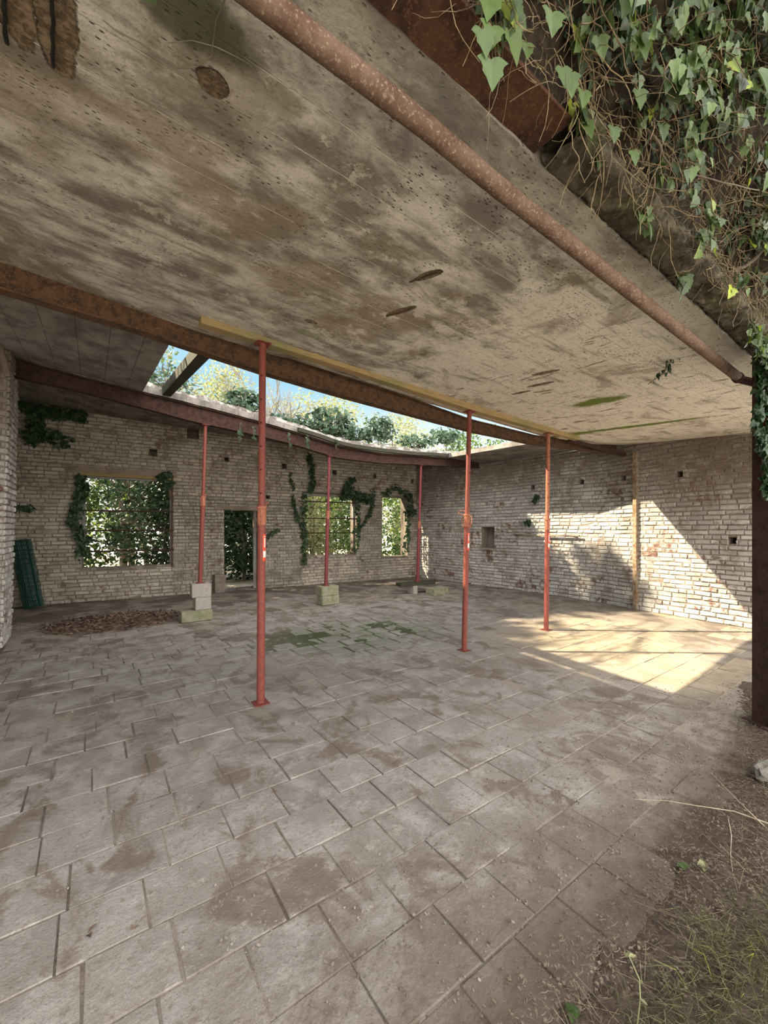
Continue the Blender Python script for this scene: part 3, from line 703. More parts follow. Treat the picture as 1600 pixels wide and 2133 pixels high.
block('plank', (p.x-.05, p.y-.0, .195), (.95, .22, .073), -.12, 'dark_wood', 'thick dark plank under the far prop near the corner', 'plank')
block('concrete_block', (p.x-.15, p.y, .006), (.12, .22, .188), 0, 'block', 'narrow pale block holding up the plank', )
block('stone_slab', (p.x+.28, p.y-.35, .006), (.50, .26, .14), .1, 'block_moss', 'rough low stone lying right of the plank', 'stone', jit=.012)
q = G(457, 1235); b_ = block('concrete_block', (q.x, q.y+.1, .0), (.24, .24, .42), .15, 'block_brown', 'brown upright block standing left of the doorway')

# ---------------------------------------------------------------- windows, door, rails
def onB(u, z, off=0): return pathB.at(u, off, z)
wrot = math.atan2(BQ[1]-BP[1], BQ[0]-BP[0])
def wbox(m, u0, u1, z0, z1, off, dep, jit=.002):
    c = onB((u0+u1)/2, (z0+z1)/2, off); m.box(c, (u1-u0, dep, z1-z0), wrot, jit=jit)
def window(name, o, bars, nv, frame=True, lintel=None):
    e_ = empty(name, onB((o[0]+o[1])/2, o[2], -.1)); tag(e_, kind='structure'); inv = Matrix.Translation(-e_.location)
    def ch(m, nm, mat): x = m.build(nm, mat, e_); x.matrix_parent_inverse = inv; return x
    if frame:
        m = MB(); t_ = .055
        wbox(m, o[0], o[1], o[3]-t_-.03, o[3]-.02, -.12, .07); wbox(m, o[0]+.0, o[0]+t_, o[2]+(.5 if name == 'window_1' else 0), o[3]-.03, -.12, .07); wbox(m, o[1]-t_, o[1], o[2]+.0, o[3]-.03, -.12, .07)
        ch(m, 'window_frame', M['frame_grey'])
    if name == 'window_1':
        m = MB(); wbox(m, o[0]-.02, o[1]+.02, o[3]-.05, o[3]+.02, -.03, .09); ch(m, 'wooden_lintel', M['pine'])
        m = MB(); wbox(m, o[1]-.03, o[1]+.0, o[2]-.05, o[3], .02, .03); ch(m, 'rusty_angle', M['rust'])
    for z in bars:
        m = MB(); wbox(m, o[0]-.12, o[1]+.02, z-.014, z+.014, .028, .014); ch(m, 'crossbar', M['rust_red'])
    for k in range(nv):
        u = lerp(o[0], o[1], (k+1)/(nv+1))+R(-.02, .02); m = MB(); m.tube([onB(u, o[2], -.2), onB(u+.01, lerp(o[2], o[3], .5), -.2), onB(u, o[3], -.2)], .006, 6); ch(m, 'upright', M['rust'])
    for k in range(nv):
        z = lerp(o[2], o[3], (k+.6)/(nv+.4)); m = MB(); m.tube([onB(o[0], z, -.19), onB(o[1], z, -.19)], .005, 6); ch(m, 'grille_rod', M['rust'])
    m = MB(); wbox(m, o[0]-.02, o[1]+.02, o[2]-.03, o[2]+.002, -.16, .36, .006); ch(m, 'sill', M['mortar'])
    if lintel:
        m = MB(); wbox(m, o[0]-lintel, o[1]+lintel*.3, o[3]+.02, o[3]+.13, .01, .06, .006); ch(m, 'lintel', M['old_wood'])
    return e_
zz_ = lambda px, py: ub(px, py)[1]
window('window_1', w1, [zz_(265, 1065), zz_(265, 1105), zz_(265, 1147)], 3, lintel=.25)
window('window_2', w2, [zz_(680, 1046), zz_(680, 1080), zz_(680, 1110)], 3)
window('window_3', w3, [], 0, frame=False)
m = MB(); wbox(m, dr[0]-.22, dr[1]+.0, dr[3], dr[3]+.10, .015, .05, .006); d_ = empty('door_1', onB(dr[0], 0)); tag(d_, kind='structure'); x = m.build('lintel', M['old_wood'], d_); x.matrix_parent_inverse = Matrix.Translation(-d_.location)
m = MB(); wbox(m, dr[1]-.10, dr[1]-.03, 0, dr[3], -.2, .09, .008); x = m.build('door_frame', M['frame_grey'], d_); x.matrix_parent_inverse = Matrix.Translation(-d_.location)
# wire mesh nailed on the back wall
def wiremesh(u0, u1, z0, z1, name, label, skip=None):
    m = MB(); st = .075; n = int((u1-u0)/st)
    for i in range(n+1):
        u = u0+i*st; pts = [onB(u+.01*nz(i, k, 0, .7), lerp(z0, z1, k/6), .045+.012*nz(i*.4, k, 1)) for k in range(7)]; m.tube(pts, .0032, 3, caps=False)
    k = 0
    while z0+k*st < z1:
        z = z0+k*st; pts = [onB(lerp(u0, u1, i/24), z+.012*nz(i, k*.2, 0, .5), .045+.012*nz(i*.6, k*.5, 1)) for i in range(25)]; m.tube(pts, .0032, 3, caps=False); k += 1
    tag(m.build(name, M['wire']), label, 'wire mesh')
ud = lambda px: ub(px, 1150)[0]
wiremesh(ud(363), ud(462), .06, zz_(400, 1032), 'wire_mesh', 'square wire mesh on the back wall between the large window and the doorway')
wiremesh(ud(545), ud(628), .06, zz_(590, 1040), 'wire_mesh', 'square wire mesh on the back wall between the doorway and the barred window')
wiremesh(ud(745), ud(794), .30, zz_(760, 1045), 'wire_mesh', 'square wire mesh on the back wall between the barred window and the narrow window')
# right wall: rail, sill, batten
def onR(px, py, off=0): u, z = ur(px, py); return pathR.at(u, off, z)
m = MB(); a, b = onR(1075, 1113, .09), onR(1212, 1116, .09); m.tube([a, a.lerp(b, .5)+Vector((0, 0, -.01)), b], .022, 8)
wr = empty('wall_rail', a); tag(wr, 'dark horizontal rail fixed low across the right brick wall', 'rail'); x = m.build('bar', M['old_wood'], wr); x.matrix_parent_inverse = Matrix.Translation(-a)
for q_ in (.05, .93):
    m = MB(); c0 = a.lerp(b, q_); m.box((c0.x+.05, c0.y, c0.z-.02), (.14, .03, .03)); x = m.build('bracket', M['rust'], wr); x.matrix_parent_inverse = Matrix.Translation(-a)
m = MB(); a = onR(1016, 1143, .05); m.box(a, (.16, .30, .04), 0, jit=.006); tag(m.build('niche_sill', M['old_wood']), 'small ledge under the dark niche in the right wall', 'ledge')
m = MB(); u0 = ur(1327, 1100)[0]; m.loft([[pathR.at(u0-.028, .0, z), pathR.at(u0-.028, .075, z), pathR.at(u0+.028, .075+.006*nz(z, 0, 0, 7), z), pathR.at(u0+.028, 0, z)] for z in [0+.1*i for i in range(30)]])
M['rustlime'] = mat_simple('rust stained strip', (.17, .10, .05), (.30, .25, .18), 18, .9, .6, .006, .1)
tag(m.build('wall_strip', M['rustlime']), 'rust stained vertical strip running up the right brick wall', 'strip')
m = MB(); u1_ = ur(1270, 1100)[0]
# ---------------------------------------------------------------- green mesh roll
pb_ = G(70, 1263); pb_ = Vector((pb_.x+.03, 10.0, 0)); rl = empty('wire_mesh_roll', pb_)
m = MB()
for rr in (.15, .125, .10, .075):
    for k in range(22):
        a = 2*pi*k/22+rr*9; m.tube([(rr*cos(a), rr*sin(a), 0), (rr*cos(a), rr*sin(a), 1.28)], .0028, 4)
    for k in range(15):
        z = .03+k*.088; m.tube([(rr*cos(2*pi*j/20), rr*sin(2*pi*j/20), z+.004*j/20) for j in range(21)], .0034, 4)
m.build('wires', M['wire_green'], rl)
rl.rotation_euler = (radians(-4), radians(-9), 0); rl.location.z = .02
tag(rl, 'roll of dark green wire mesh leaning in the left corner', 'wire mesh roll')
# sticks on the pier
m = MB(); a, b = PY(-6, 700, 6.6), PY(17, 785, 6.6); m.tube([a, b], .035, 8); tag(m.build('wooden_pole', M['old_wood']), 'grey wooden pole end jutting out of the left brick pier', 'pole')

# ---------------------------------------------------------------- foliage helpers
_h = [(.12, -.10), (.30, -.12), (.44, .02), (.56, .16), (.42, .26), (.36, .38), (.38, .52), (.24, .66), (.11, .86)]
IVY = [(0, 0)]+_h+[(0, 1.0)]+[(-a, b) for a, b in reversed(_h)]
OVAL = [(0, 0), (.22, .2), (.27, .5), (.16, .8), (0, 1), (-.16, .8), (-.27, .5), (-.22, .2)]
BLADE = [(0, 0), (.12, .35), (0, 1), (-.12, .35)]
def leaf(m, p, tip, nrm, size, shape=IVY, fold=.18, r=None):
    t_ = Vector(tip).normalized(); n_ = Vector(nrm); s_ = t_.cross(n_)
    if s_.length < 1e-4: s_ = t_.orthogonal()
    s_.normalize(); n_ = s_.cross(t_).normalized(); p = Vector(p); rr = R(0, 1) if r is None else r
    k = len(shape)//2; n = len(m.v)
    for i, (a_, b_) in enumerate(shape):
        m.v.append(tuple(p+s_*a_*size+t_*b_*size+n_*(abs(a_)*fold-b_*b_*.15)*size))
    half = [i for i in range(1, k)]
    m.f.append(tuple(n+i for i in range(0, k+1))); m.a.append(rr)
    m.f.append(tuple([n]+[n+i for i in range(k, len(shape))])); m.a.append(min(1, rr*.96+.02))
def rv(): 
    v = Vector((R(-1, 1), R(-1, 1), R(-1, 1)))
    return v.normalized() if v.length > .01 else Vector((0, 0, 1))
def wander(p, d, L, n, curl=.3, grav=0):
    p = Vector(p); d = Vector(d).normalized(); pts = [p.copy()]
    for i in range(n):
        d = (d+rv()*curl+Vector((0, 0, grav))).normalized(); p = p+d*L/n; pts.append(p.copy())
    return pts

# ivy mass on the roof edge --------------------------------------------------
random.seed(33)
iv = empty('ivy_thicket', (2.5, .8, 3.05)); inv = Matrix.Translation(-iv.location)
tag(iv, 'large mass of hanging ivy with tangled stems over the roof edge at top right', 'ivy')
def mass(u, v):
    x = lerp(.7, 5.6, u); b_ = .82-.30*sin(v*pi/2)-.16*v; z = 2.99-.018*(x-1)+v*1.5
    k = .10*nz(x, z, 0, 2.4)+.05*nz(x, z, 5, 7)+.02*nz(x, z, 3, 22); k *= min(1, .15+v*3)
    return Vector((x, b_-k, z-k*.5))
M['thatch'] = mat_simple('dead stems and soil', (.016, .012, .008), (.05, .035, .022), 26, .95, 1.0, .03, .4)
m = MB(); m.grid(mass, 150, 60); m.grid(lambda u, v: (lerp(.7, 5.6, u), .95, lerp(3.17, 4.45, v)), 20, 4)
m.grid(lambda u, v: (lerp(.7, 5.6, u), lerp(.36, .95, v), 4.46), 20, 2)
x = m.build('soil_core', M['thatch'], iv, smooth=True); x.matrix_parent_inverse = inv
m = MB()
for i in range(2800):
    u, v = R(0, 1), R(0, 1)**1.5; p = mass(u, v)+Vector((0, -R(0, .05), -R(0, .02)))
    pts = wander(p, (R(-1, 1), R(-.5, .2), R(-1.2, .5)), R(.08, .34), 7, .42, -.06); r0 = R(.0009, .0028); m.tube(pts, [r0*(1-.07*j) for j in range(8)], 4, caps=False)
x = m.build('dead_stems', M['twig'], iv); x.matrix_parent_inverse = inv; x['kind'] = 'stuff'
m = MB()
for i in range(46):
    u, v = R(.05, 1), R(.02, .9); p = mass(u, v)+Vector((0, -.04, 0)); pts = wander(p, (R(-1, 1), R(-.3, .1), R(-.3, .8)), R(.4, .9), 12, .3); r0 = R(.004, .011); m.tube(pts, [r0*(1-.05*j) for j in range(13)], 6)
x = m.build('woody_stems', M['bark'], iv); x.matrix_parent_inverse = inv; x['kind'] = 'stuff'
m = MB(); st = MB()
def ivy_sprig(p, L, n, size, m=m, st=st, d=None, grav=-.25):
    pts = wander(p, d or (R(-.6, .6), R(-.8, 0), R(-.6, .3)), L, n, .25, grav); st.tube(pts, [.0018]*len(pts), 4, caps=False)
    for q_ in pts[1:]:
        for k in range(1 if R(0, 1) < .75 else 2):
            o_ = Vector((R(-.03, .03), R(-.04, .0), R(-.03, .01))); nrm = Vector((R(-.6, .5), -1, R(-.7, .7))); tip = Vector((R(-.7, .7), R(-.3, .2), -R(.3, 1)))
            st.tube([q_, q_+o_], .0009, 3, caps=False); leaf(m, q_+o_, tip, nrm, size*R(.6, 1.25), IVY, R(.05, .35))
for i in range(1500):
    u = R(0, 1)**1.2; v = R(.05, 1)**.7
    if nz(u*9, v*4, 3) < -.10+.45*(.3-v): continue
    ivy_sprig(mass(u, v)+Vector((0, -.03, 0)), R(.08, .3), random.randint(3, 6), R(.032, .068))
for (a_, b_, z_, L_) in ((1025, 0, 3.08, .12), (1010, 15, 3.08, .06), (1180, 60, 3.2, .1), (1200, 215, 3.05, .07), (1225, 320, 3.0, .03), (1320, 200, 3.15, .12), (1330, 440, 2.95, .08), (1450, 420, 3.0, .14), (1400, 560, 2.93, .1), (1440, 480, 3.0, .12), (1520, 560, 2.9, .12), (1540, 300, 3.3, .18), (1370, 330, 3.1, .1), (1570, 120, 3.6, .2)):
    X, Y, u = ray(a_, b_); d = (z_-EYE)/u; p = Vector((X*d, Y*d, z_)); 
    for k in range(2): ivy_sprig(p+Vector((R(-.02, .02), R(-.02, .02), 0)), L_*1.2, 4, .062, grav=-.6)
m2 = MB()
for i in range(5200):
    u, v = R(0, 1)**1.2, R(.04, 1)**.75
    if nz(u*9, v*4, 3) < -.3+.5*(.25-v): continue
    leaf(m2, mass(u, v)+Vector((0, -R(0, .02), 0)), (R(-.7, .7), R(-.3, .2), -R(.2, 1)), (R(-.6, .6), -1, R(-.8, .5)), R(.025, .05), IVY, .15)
for (a_, b_, s_) in ((1018, -25, .10), (1005, 62, .07), (1024, 55, .075), (1022, 125, .085), (1150, 45, .075), (1098, 90, .05), (1185, 235, .07), (1172, 262, .06), (1215, 205, .06), (1215, 325, .05), (1330, 190, .065), (1278, 280, .06), (1388, 150, .07), (1385, 255, .055), (1320, 455, .055), (1515, 380, .07), (1445, 300, .055)):
    p = PY(a_, b_, .66 if b_ < 200 else .72); p.z = max(p.z, 2.95)
    if a_ < 1100: p = PY(a_, b_, .74)
    leaf(m, p, (R(-.25, .25), -.15, -1), (-.35, -1, R(-.6, -.2)), s_, IVY, R(.1, .25), r=R(.45, .9)); st.tube([p, p+Vector((R(-.02, .03), .02, .07)), p+Vector((R(-.02, .05), .07, .12))], .0014, 4)
x = m2.build('shade_tinted_leaves', M['ivy_dark'], iv); x.matrix_parent_inverse = inv  # inner leaf layer in a darker leaf colour, standing in for shade
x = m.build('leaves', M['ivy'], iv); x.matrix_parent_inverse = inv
x = st.build('leaf_stems', M['twig'], iv); x.matrix_parent_inverse = inv; x['kind'] = 'stuff'

def ivy_on(name, pts, label, size, n, spread, mat='ivy_dark', stem=.004, nrmf=(0, -1, 0), cat='ivy', extra=None, shape=IVY, up=0):
    pts = [Vector(p) for p in pts]; e_ = empty(name, pts[0]); iv_ = Matrix.Translation(-pts[0]); tag(e_, label, cat)
    s_ = MB(); s_.tube(pts, [stem]*len(pts), 5); l_ = MB(); tot = sum((b-a).length for a, b in zip(pts, pts[1:]))
    for i in range(n):
        k = R(0, tot); 
        for a, b in zip(pts, pts[1:]):
            d = (b-a).length
            if k <= d: break
            k -= d
        c = a.lerp(b, min(1, k/d)); sp_ = spread if not callable(spread) else spread(c)
        o_ = Vector((R(-1, 1), R(-.6, .0), R(-1, 1)+up))*sp_; nr = Vector(nrmf)+rv()*.6; leaf(l_, c+o_, Vector((R(-.6, .6), R(-.3, .1), -R(.2, 1)))+rv()*.3, nr, size*R(.6, 1.2), shape, R(.05, .3))
    a = s_.build('stem', M['bark'], e_); a.matrix_parent_inverse = iv_; b = l_.build('leaves', M[mat], e_); b.matrix_parent_inverse = iv_; return e_
def B3(px, py, off=.05): u, z = ub(px, py); return onB(u, z, off)
ivy_on('ivy_vine', [B3(604, 985), B3(608, 1020), B3(612, 1055), B3(620, 1085), B3(634, 1105)], 'thin ivy strand hanging left of the barred window', .075, 85, .04)
ivy_on('ivy_vine', [B3(642, 945), B3(647, 975), B3(649, 1000), B3(644, 1022)], 'ivy strand falling from the slab to the top left of the barred window', .085, 130, .06)
ivy_on('ivy_vine', [B3(776, 1020), B3(774, 1050), B3(766, 1075), B3(752, 1095), B3(735, 1105)], 'curved ivy strand hanging right of the barred window', .075, 100, .04)
ivy_on('ivy_vine', [B3(728, 1000), B3(722, 1022), B3(712, 1032), B3(740, 1030), B3(770, 1040)], 'dark ivy clump over the top right corner of the barred window', .10, 260, .11)
ivy_on('ivy_vine', [B3(742, 1035), B3(744, 1080), B3(742, 1120), B3(738, 1150)], 'ivy running down the right jamb of the barred window', .08, 90, .07)
ivy_on('ivy_vine', [B3(632, 1030), B3(632, 1090), B3(632, 1150), B3(632, 1175)], 'ivy running down the left jamb of the barred window', .08, 110, .07)
ivy_on('ivy_vine', [B3(796, 1030), B3(820, 1015), B3(852, 1035), B3(850, 1070), B3(880, 1060)], 'ivy framing the top of the narrow far window', .08, 160, .10)
ivy_on('ivy_vine', [B3(846, 1060), B3(846, 1100), B3(842, 1150)], 'ivy covering the right side of the narrow far window', .08, 110, .09)
ivy_on('ivy_vine', [B3(168, 990), B3(172, 1030), B3(150, 1085), B3(176, 1120), B3(172, 1160)], 'ivy creeping round the left jamb of the large window', .09, 230, .09)
ivy_on('ivy_vine', [B3(358, 985), B3(350, 990), B3(330, 992), B3(360, 1010)], 'ivy tuft at the top right corner of the large window', .08, 90, .06)
ivy_on('ivy_vine', [B3(45, 845), B3(90, 858), B3(130, 862), B3(175, 868)], 'dark ivy band under the ceiling in the far left corner', .09, 330, .10)
ivy_on('ivy_vine', [B3(75, 870), B3(80, 895), B3(60, 915), B3(100, 905), B3(140, 925)], 'dark ivy patch on the back wall below the corner ivy band', .08, 240, .12)
ivy_on('ivy_vine', [B3(32, 1058), B3(50, 1060), B3(68, 1056)], 'small ivy sprig on the wall at far left above the wire roll', .07, 26, .05)
ivy_on('ivy_vine', [B3(556, 1118), B3(568, 1110), B3(578, 1100)], 'small ivy sprig on the wall right of the doorway', .07, 26, .05)
ivy_on('ivy_vine', [onR(1114, 1045, .05), onR(1118, 1040, .05), onR(1122, 1030, .05)], 'upper small ivy tuft on the right wall', .10, 26, .07)
ivy_on('ivy_vine', [onR(1098, 1092, .05), onR(1104, 1086, .05)], 'lower small ivy tuft on the right wall above the rail', .10, 20, .06)
# ivy on the post and the dangling sprigs under the ceiling
pv = Vector((px_, py_, 0))
ivy_on('ivy_vine', [pv+Vector((-.10, .02, 2.9)), pv+Vector((-.10, .0, 2.6)), pv+Vector((-.06, .0, 2.2)), pv+Vector((-.04, 0, 1.75))], 'dark ivy wrapped round the top of the right post', .055, 620, lambda c: .05+.09*max(0, (c.z-1.6)/1.2), 'ivy_dark', .008)
ivy_on('ivy_vine', [PY(1555, 690, .80), PY(1590, 740, .80), PY(1600, 800, .80)], 'green ivy tuft where the roof edge meets the right post', .05, 170, .075, 'ivy')
ivy_on('ivy_vine', [PY(1572, 760, .86), PY(1580, 830, .84), PY(1568, 890, .86), PY(1590, 950, .80), PY(1592, 1030, .80)], 'dark ivy curtain hanging down the inner side of the right post', .05, 420, .07, 'ivy_dark', .006)
ivy_on('ivy_vine', [PY(1425, 735, 1.3), PY(1395, 745, 1.4), PY(1385, 775, 1.42), PY(1350, 800, 1.5)], 'thin ivy sprig dangling under the ceiling beside the pipe', .05, 26, .04)
p_ = G(322, 10, 2.93); ivy_on('ivy_vine', [p_+Vector((-.1, -.25, .03)), p_+Vector((-.03, -.1, .0)), p_], 'pale ivy leaf tip peeking in at the top of the picture', .06, 7, .02, 'ivy', .002)

# ivy and plants growing along the rear slab and roof ----------------------
random.seed(55)
def roof_clump(px, py, rx, rz, n, label, mat='ivy_sky', size=.085, y0=7.5, nm='roof_ivy'):
    c = PY(px, py, y0); c.z = max(c.z, zrear(c.x, y0)+.15); e_ = empty(nm, (c.x, c.y, zrear(c.x, y0)+.17)); iv_ = Matrix.Translation(-e_.location); tag(e_, label, 'ivy', None)
    l_ = MB(); s_ = MB()
    for k in range(14):
        pts = wander(e_.location, (R(-1, 1), R(-.6, .6), R(.1, 1)), rx*R(.6, 1.1), 7, .35, -.05); s_.tube(pts, .006, 4)
    for i in range(n):
        v = rv()*R(.3, 1.0)**.6; v = v*(1+.55*nz(v.x*3, v.y*3, v.z*3+px)+(R(0, .5) if R(0, 1) < .12 else 0)); p = Vector((c.x+v.x*rx, c.y+v.y*rx*.6, max(zrear(c.x, y0)+.1, c.z+v.z*rz))); leaf(l_, p, Vector((R(-1, 1), R(-.8, .3), R(-1, .2))), v+Vector((0, -.3, .8))+rv()*.4, size*R(.6, 1.2), IVY, .15)
    a = s_.build('stems', M['bark'], e_); a.matrix_parent_inverse = iv_; b = l_.build('leaves', M[mat], e_); b.matrix_parent_inverse = iv_
roof_clump(345, 800, .55, .32, 260, 'ivy tangle on the roof behind the left end of the dark cross beam', size=.07)
roof_clump(508, 838, .38, .26, 320, 'bushy ivy clump on the roof left of the nearest prop')
roof_clump(600, 880, .5, .14, 260, 'low ivy trailing on the slab just right of the nearest prop')
roof_clump(690, 880, .55, .30, 560, 'largest dark ivy clump on the roof above the barred window')
roof_clump(745, 905, .45, .16, 260, 'low ivy trailing between the two bushy clumps on the roof')
roof_clump(792, 892, .42, .28, 420, 'rounded ivy clump on the roof above the narrow window')
roof_clump(870, 918, .55, .13, 260, 'low ivy carpet on the slab edge right of the rounded clump')
roof_clump(930, 908, .50, .20, 360, 'ivy clump on the roof just left of the second prop')
# trailing strands off the slab edge
for (px, py, L_) in ((500, 880, .28), (528, 890, .22), (600, 900, .3), (640, 905, .25), (700, 915, .2)):
    c = PY(px, py, 7.06); ivy_on('ivy_vine', wander(c, (0, -.05, -1), L_, 5, .12, -.2), 'ivy shoot trailing off the rear slab edge, %s' % {500: 'leftmost of the trailing shoots', 528: 'just left of the nearest prop', 600: 'first to the right of the nearest prop', 640: 'above the thin hanging strand on the wall', 700: 'beside the top of the middle prop'}[px],   .045, 14, .03, 'ivy_dark')

# ---------------------------------------------------------------- trees outside
def tree(name, base, h, crown, n, mat, label, size=.11, trunk=.07, group=None, shape=OVAL, branches=14, cat='tree', low=.25, nc=26):
    e_ = empty(name, base); tag(e_, label, cat, group); t_ = MB(); top = Vector((R(-.3, .3), R(-.3, .3), h*.85))
    tp = [Vector((0, 0, 0)), top*.35+rv()*.08, top*.7+rv()*.1, top]; t_.tube(tp, [trunk, trunk*.8, trunk*.5, trunk*.2], 7)
    for k in range(branches):
        s0 = top*R(.15, .9); pts = wander(s0, (R(-1, 1), R(-1, 1), R(.1, 1)), crown*R(.5, 1.1), 7, .25, .02); t_.tube(pts, [trunk*.35*(1-.12*j) for j in range(8)], 5)
    t_.build('trunk', M['bark'], e_); l_ = MB(); clumps = [(Vector((R(-1, 1), R(-1, 1), 0)).normalized()*R(0, crown*.8)+Vector((0, 0, R(h*low, h))), R(.25, .55)) for _ in range(nc)]
    for i in range(n):
        c, rr = random.choice(clumps); v = rv()*R(.2, 1)**.5*rr*crown*.8; leaf(l_, c+v, Vector((R(-1, 1), R(-1, 1), R(-1, .3))), rv()+Vector((0, 0, .7)), size*R(.6, 1.3), shape, .12)
    l_.build('foliage', M[mat], e_); return e_
random.seed(66)
spots = [(-.7, 12.3, 3.1, 'tree_leaf', 'dense evergreen bush outside the left half of the large window'), (1.4, 12.0, 3.4, 'ivy_dark', 'dense evergreen bush outside the right half of the large window'),
         (2.5, 12.9, 3.0, 'ivy_dark', 'leafy bush outside between the large window and the doorway'), (3.6, 12.1, 3.1, 'ivy_dark', 'dark bush filling the doorway view'),
         (4.9, 12.7, 2.9, 'tree_leaf', 'green bush outside right of the doorway'), (5.9, 12.4, 2.7, 'tree_yellow', 'sunlit yellow green bush behind the left of the barred window'),
         (7.6, 12.2, 2.6, 'tree_leaf', 'sunlit bush behind the right of the barred window'), (9.6, 12.4, 3.0, 'tree_leaf', 'leafy bush seen through the narrow window'),
         (11.6, 13.0, 2.9, 'tree_yellow', 'yellow green bush beyond the narrow window')]
for i, (x, y, h, mt, lb) in enumerate(spots):
    tree('bush', (x, y, -.02), h+.3, 1.35, 5200 if i < 4 else 3000, mt, lb, .115, .05, low=.03, nc=60)
for (x, y, h, c_, n, mt, lb) in ((-2.6, 17, 9, 2.5, 2500, 'tree_leaf', 'tall leafy tree far behind, left of the roof hole'), (1.2, 18.3, 9.5, 2.6, 4800, 'tree_leaf', 'tree behind showing at the left end of the roof hole'),
                                 (4.5, 18.5, 8.4, 2.6, 8000, 'tree_yellow', 'pale yellow tree behind the nearest prop and roof hole'), (9.2, 18.5, 8.0, 2.7, 8000, 'tree_yellow', 'pale yellow tree above the rounded ivy clump'),
                                 (13.8, 18, 7.6, 2.6, 8000, 'tree_yellow', 'pale yellow tree behind the second prop'), (18.5, 17.5, 7.2, 2.8, 4800, 'tree_leaf', 'green tree at the far right end of the roof hole'),
                                 (.8, 15.5, 5, 2.2, 2500, 'ivy_dark', 'dark tree behind the bushes of the large window'), (4.6, 15.5, 4.0, 2.2, 2500, 'ivy_dark', 'dark tree behind the bushes of the doorway'), (8.6, 16, 3.6, 2.4, 2300, 'tree_leaf', 'green tree behind the bushes of the barred window')):
    tree('tree', (x, y, -.05), h, c_, n, mt, lb, .125 if mt == 'tree_yellow' else .17, .12, low=.15, nc=75)
for (x, y, h, lb) in ((-9.5, 13.6, 10.5, 'tall dense tree left of the building, furthest from it'), (-6.6, 13.2, 11.4, 'tall dense tree left of the building, middle one'), (-3.7, 13.4, 12.5, 'tall dense tree left of the building, nearest to it'), (-12.5, 14, 11.4, 'tall dense tree at the far left of the row')):
    tree('tree', (x, y, -.05), h, 2.2, 3600, 'ivy_dark', lb, .34, .2, low=.3)
# bare twiggy trees against the sky
def bare(base, h, seed, label, k0=13):
    random.seed(seed); e_ = empty('bare_tree', base); tag(e_, label, 'tree'); m = MB()
    def br(p, d, L, r, lv):
        n = 6; pts = wander(p, d, L, n, .16, .03); m.tube(pts, [r*(1-.11*j) for j in range(n+1)], 5 if lv < 2 else 3, caps=False)
        if lv >= 4: return
        for k in range((k0, 7, 5, 4)[lv]):
            j = random.randint(2 if lv else 2, n); q_ = pts[j]; dd = (pts[j]-pts[j-1]).normalized(); br(q_, (dd+rv()*.75+Vector((0, 0, .15))).normalized(), L*R(.42, .62), r*.5, lv+1)
    br(Vector((0, 0, 0)), (0, 0, 1), h*.62, .09, 0); m.build('branches', M['pale_bark'], e_)
bare((1.5, 15.8, 0), 8.6, 1, 'bare branched tree seen through the roof hole beside the nearest prop')
bare((5.2, 16.2, 0), 7.6, 2, 'bare branched tree seen through the middle of the roof hole')
bare((9.8, 16.5, 0), 7.2, 3, 'bare branched tree seen through the right of the roof hole')
bare((-3.2, 14.5, 0), 8.2, 4, 'bare branched tree rising left of the dark cross beam')

# ---------------------------------------------------------------- litter, grass, twigs
random.seed(77)
m = MB(); c0 = Vector((.35, 7.75, 0))
m.grid(lambda u, v: (c0.x+lerp(-1.0, .85, u), c0.y+lerp(-.75, .75, v), .004+max(0, 1-((u-.5)*2)**2-((v-.5)*2)**2)*.05*(1+nz(u*9, v*9))-.03*(((u-.5)*2)**2+((v-.5)*2)**2 > .8+.3*nz(u*5, v*5))), 50, 40)
for i in range(1500):
    a = R(0, 2*pi); k = R(0, 1)**.6; x, y = c0.x-.05+cos(a)*k*.95, c0.y+sin(a)*k*.72; z = .015+max(0, 1-k*k)*.05+R(0, .012)
    leaf(m, (x, y, z), (R(-1, 1), R(-1, 1), R(-.2, .5)), (R(-.8, .8), R(-.8, .8), 1), R(.025, .075), OVAL, R(0, .4))
tag(m.build('leaf_litter', M['litter']), 'heap of brown dead leaves on the floor left of the stacked blocks', 'leaf litter', kind='stuff')
m = MB()
for i in range(3200):
    if i % 2: x, y = R(-2, 8), R(1, 9)
    else: x, y = R(.2, 4.4), .9+abs(random.gauss(0, .5))
    s = R(.002, .007) if y < 4 else R(.004, .012); m.box((x, y, s*.4+.003), (s*R(.8, 1.8), s, s*.7), R(0, 3), jit=s*.2)
tag(m.build('floor_crumbs', M['pebble']), 'small stones and crumbs scattered over the tiled floor', 'gravel', kind='stuff')
# front dirt strip
m = MB()
def dirt(u, v):
    x = lerp(-.2, 5.2, u); lim = .80+.10*nz(x, 0, 0, 1.6)+.06*nz(x, 5, 0, 5)+max(0, x-3.2)*.25; y = lerp(-.6, lim, v)
    return (x, y, -.01+.05*min(1, (1-v)*3.2)+.018*nz(x, y, 0, 9)*min(1, (1-v)*6)+.008*nz(x, y, 4, 30))
m.grid(dirt, 200, 70)
M['dirt'] = mat_simple('dark crumbly earth', (.075, .052, .04), (.135, .10, .078), 40, .97, 1.0, .015, .35)
tag(m.build('dirt_bank', M['dirt'], smooth=True), kind='structure')
m = MB()
for i in range(9000):
    x = R(.6, 5); y = (.80+max(0, x-3.2)*.2)-abs(random.gauss(0, .28))+max(0, random.gauss(0, .10)); s = R(.006, .03) ; z = .035*min(1, max(.1, (.9-y)*3))+.01
    a = R(0, 2*pi)
    if i % 3: m.tube([(x, y, z), (x+cos(a)*s*.6, y+sin(a)*s*.6, z+R(0, .004)), (x+cos(a+.3)*s*1.2, y+sin(a+.3)*s*1.2, z+R(-.004, .004))], R(.0005, .0015), 3, caps=False)
    else: m.box((x, y, z), (s*.4, s*.25, s*.2), a, jit=s*.05)
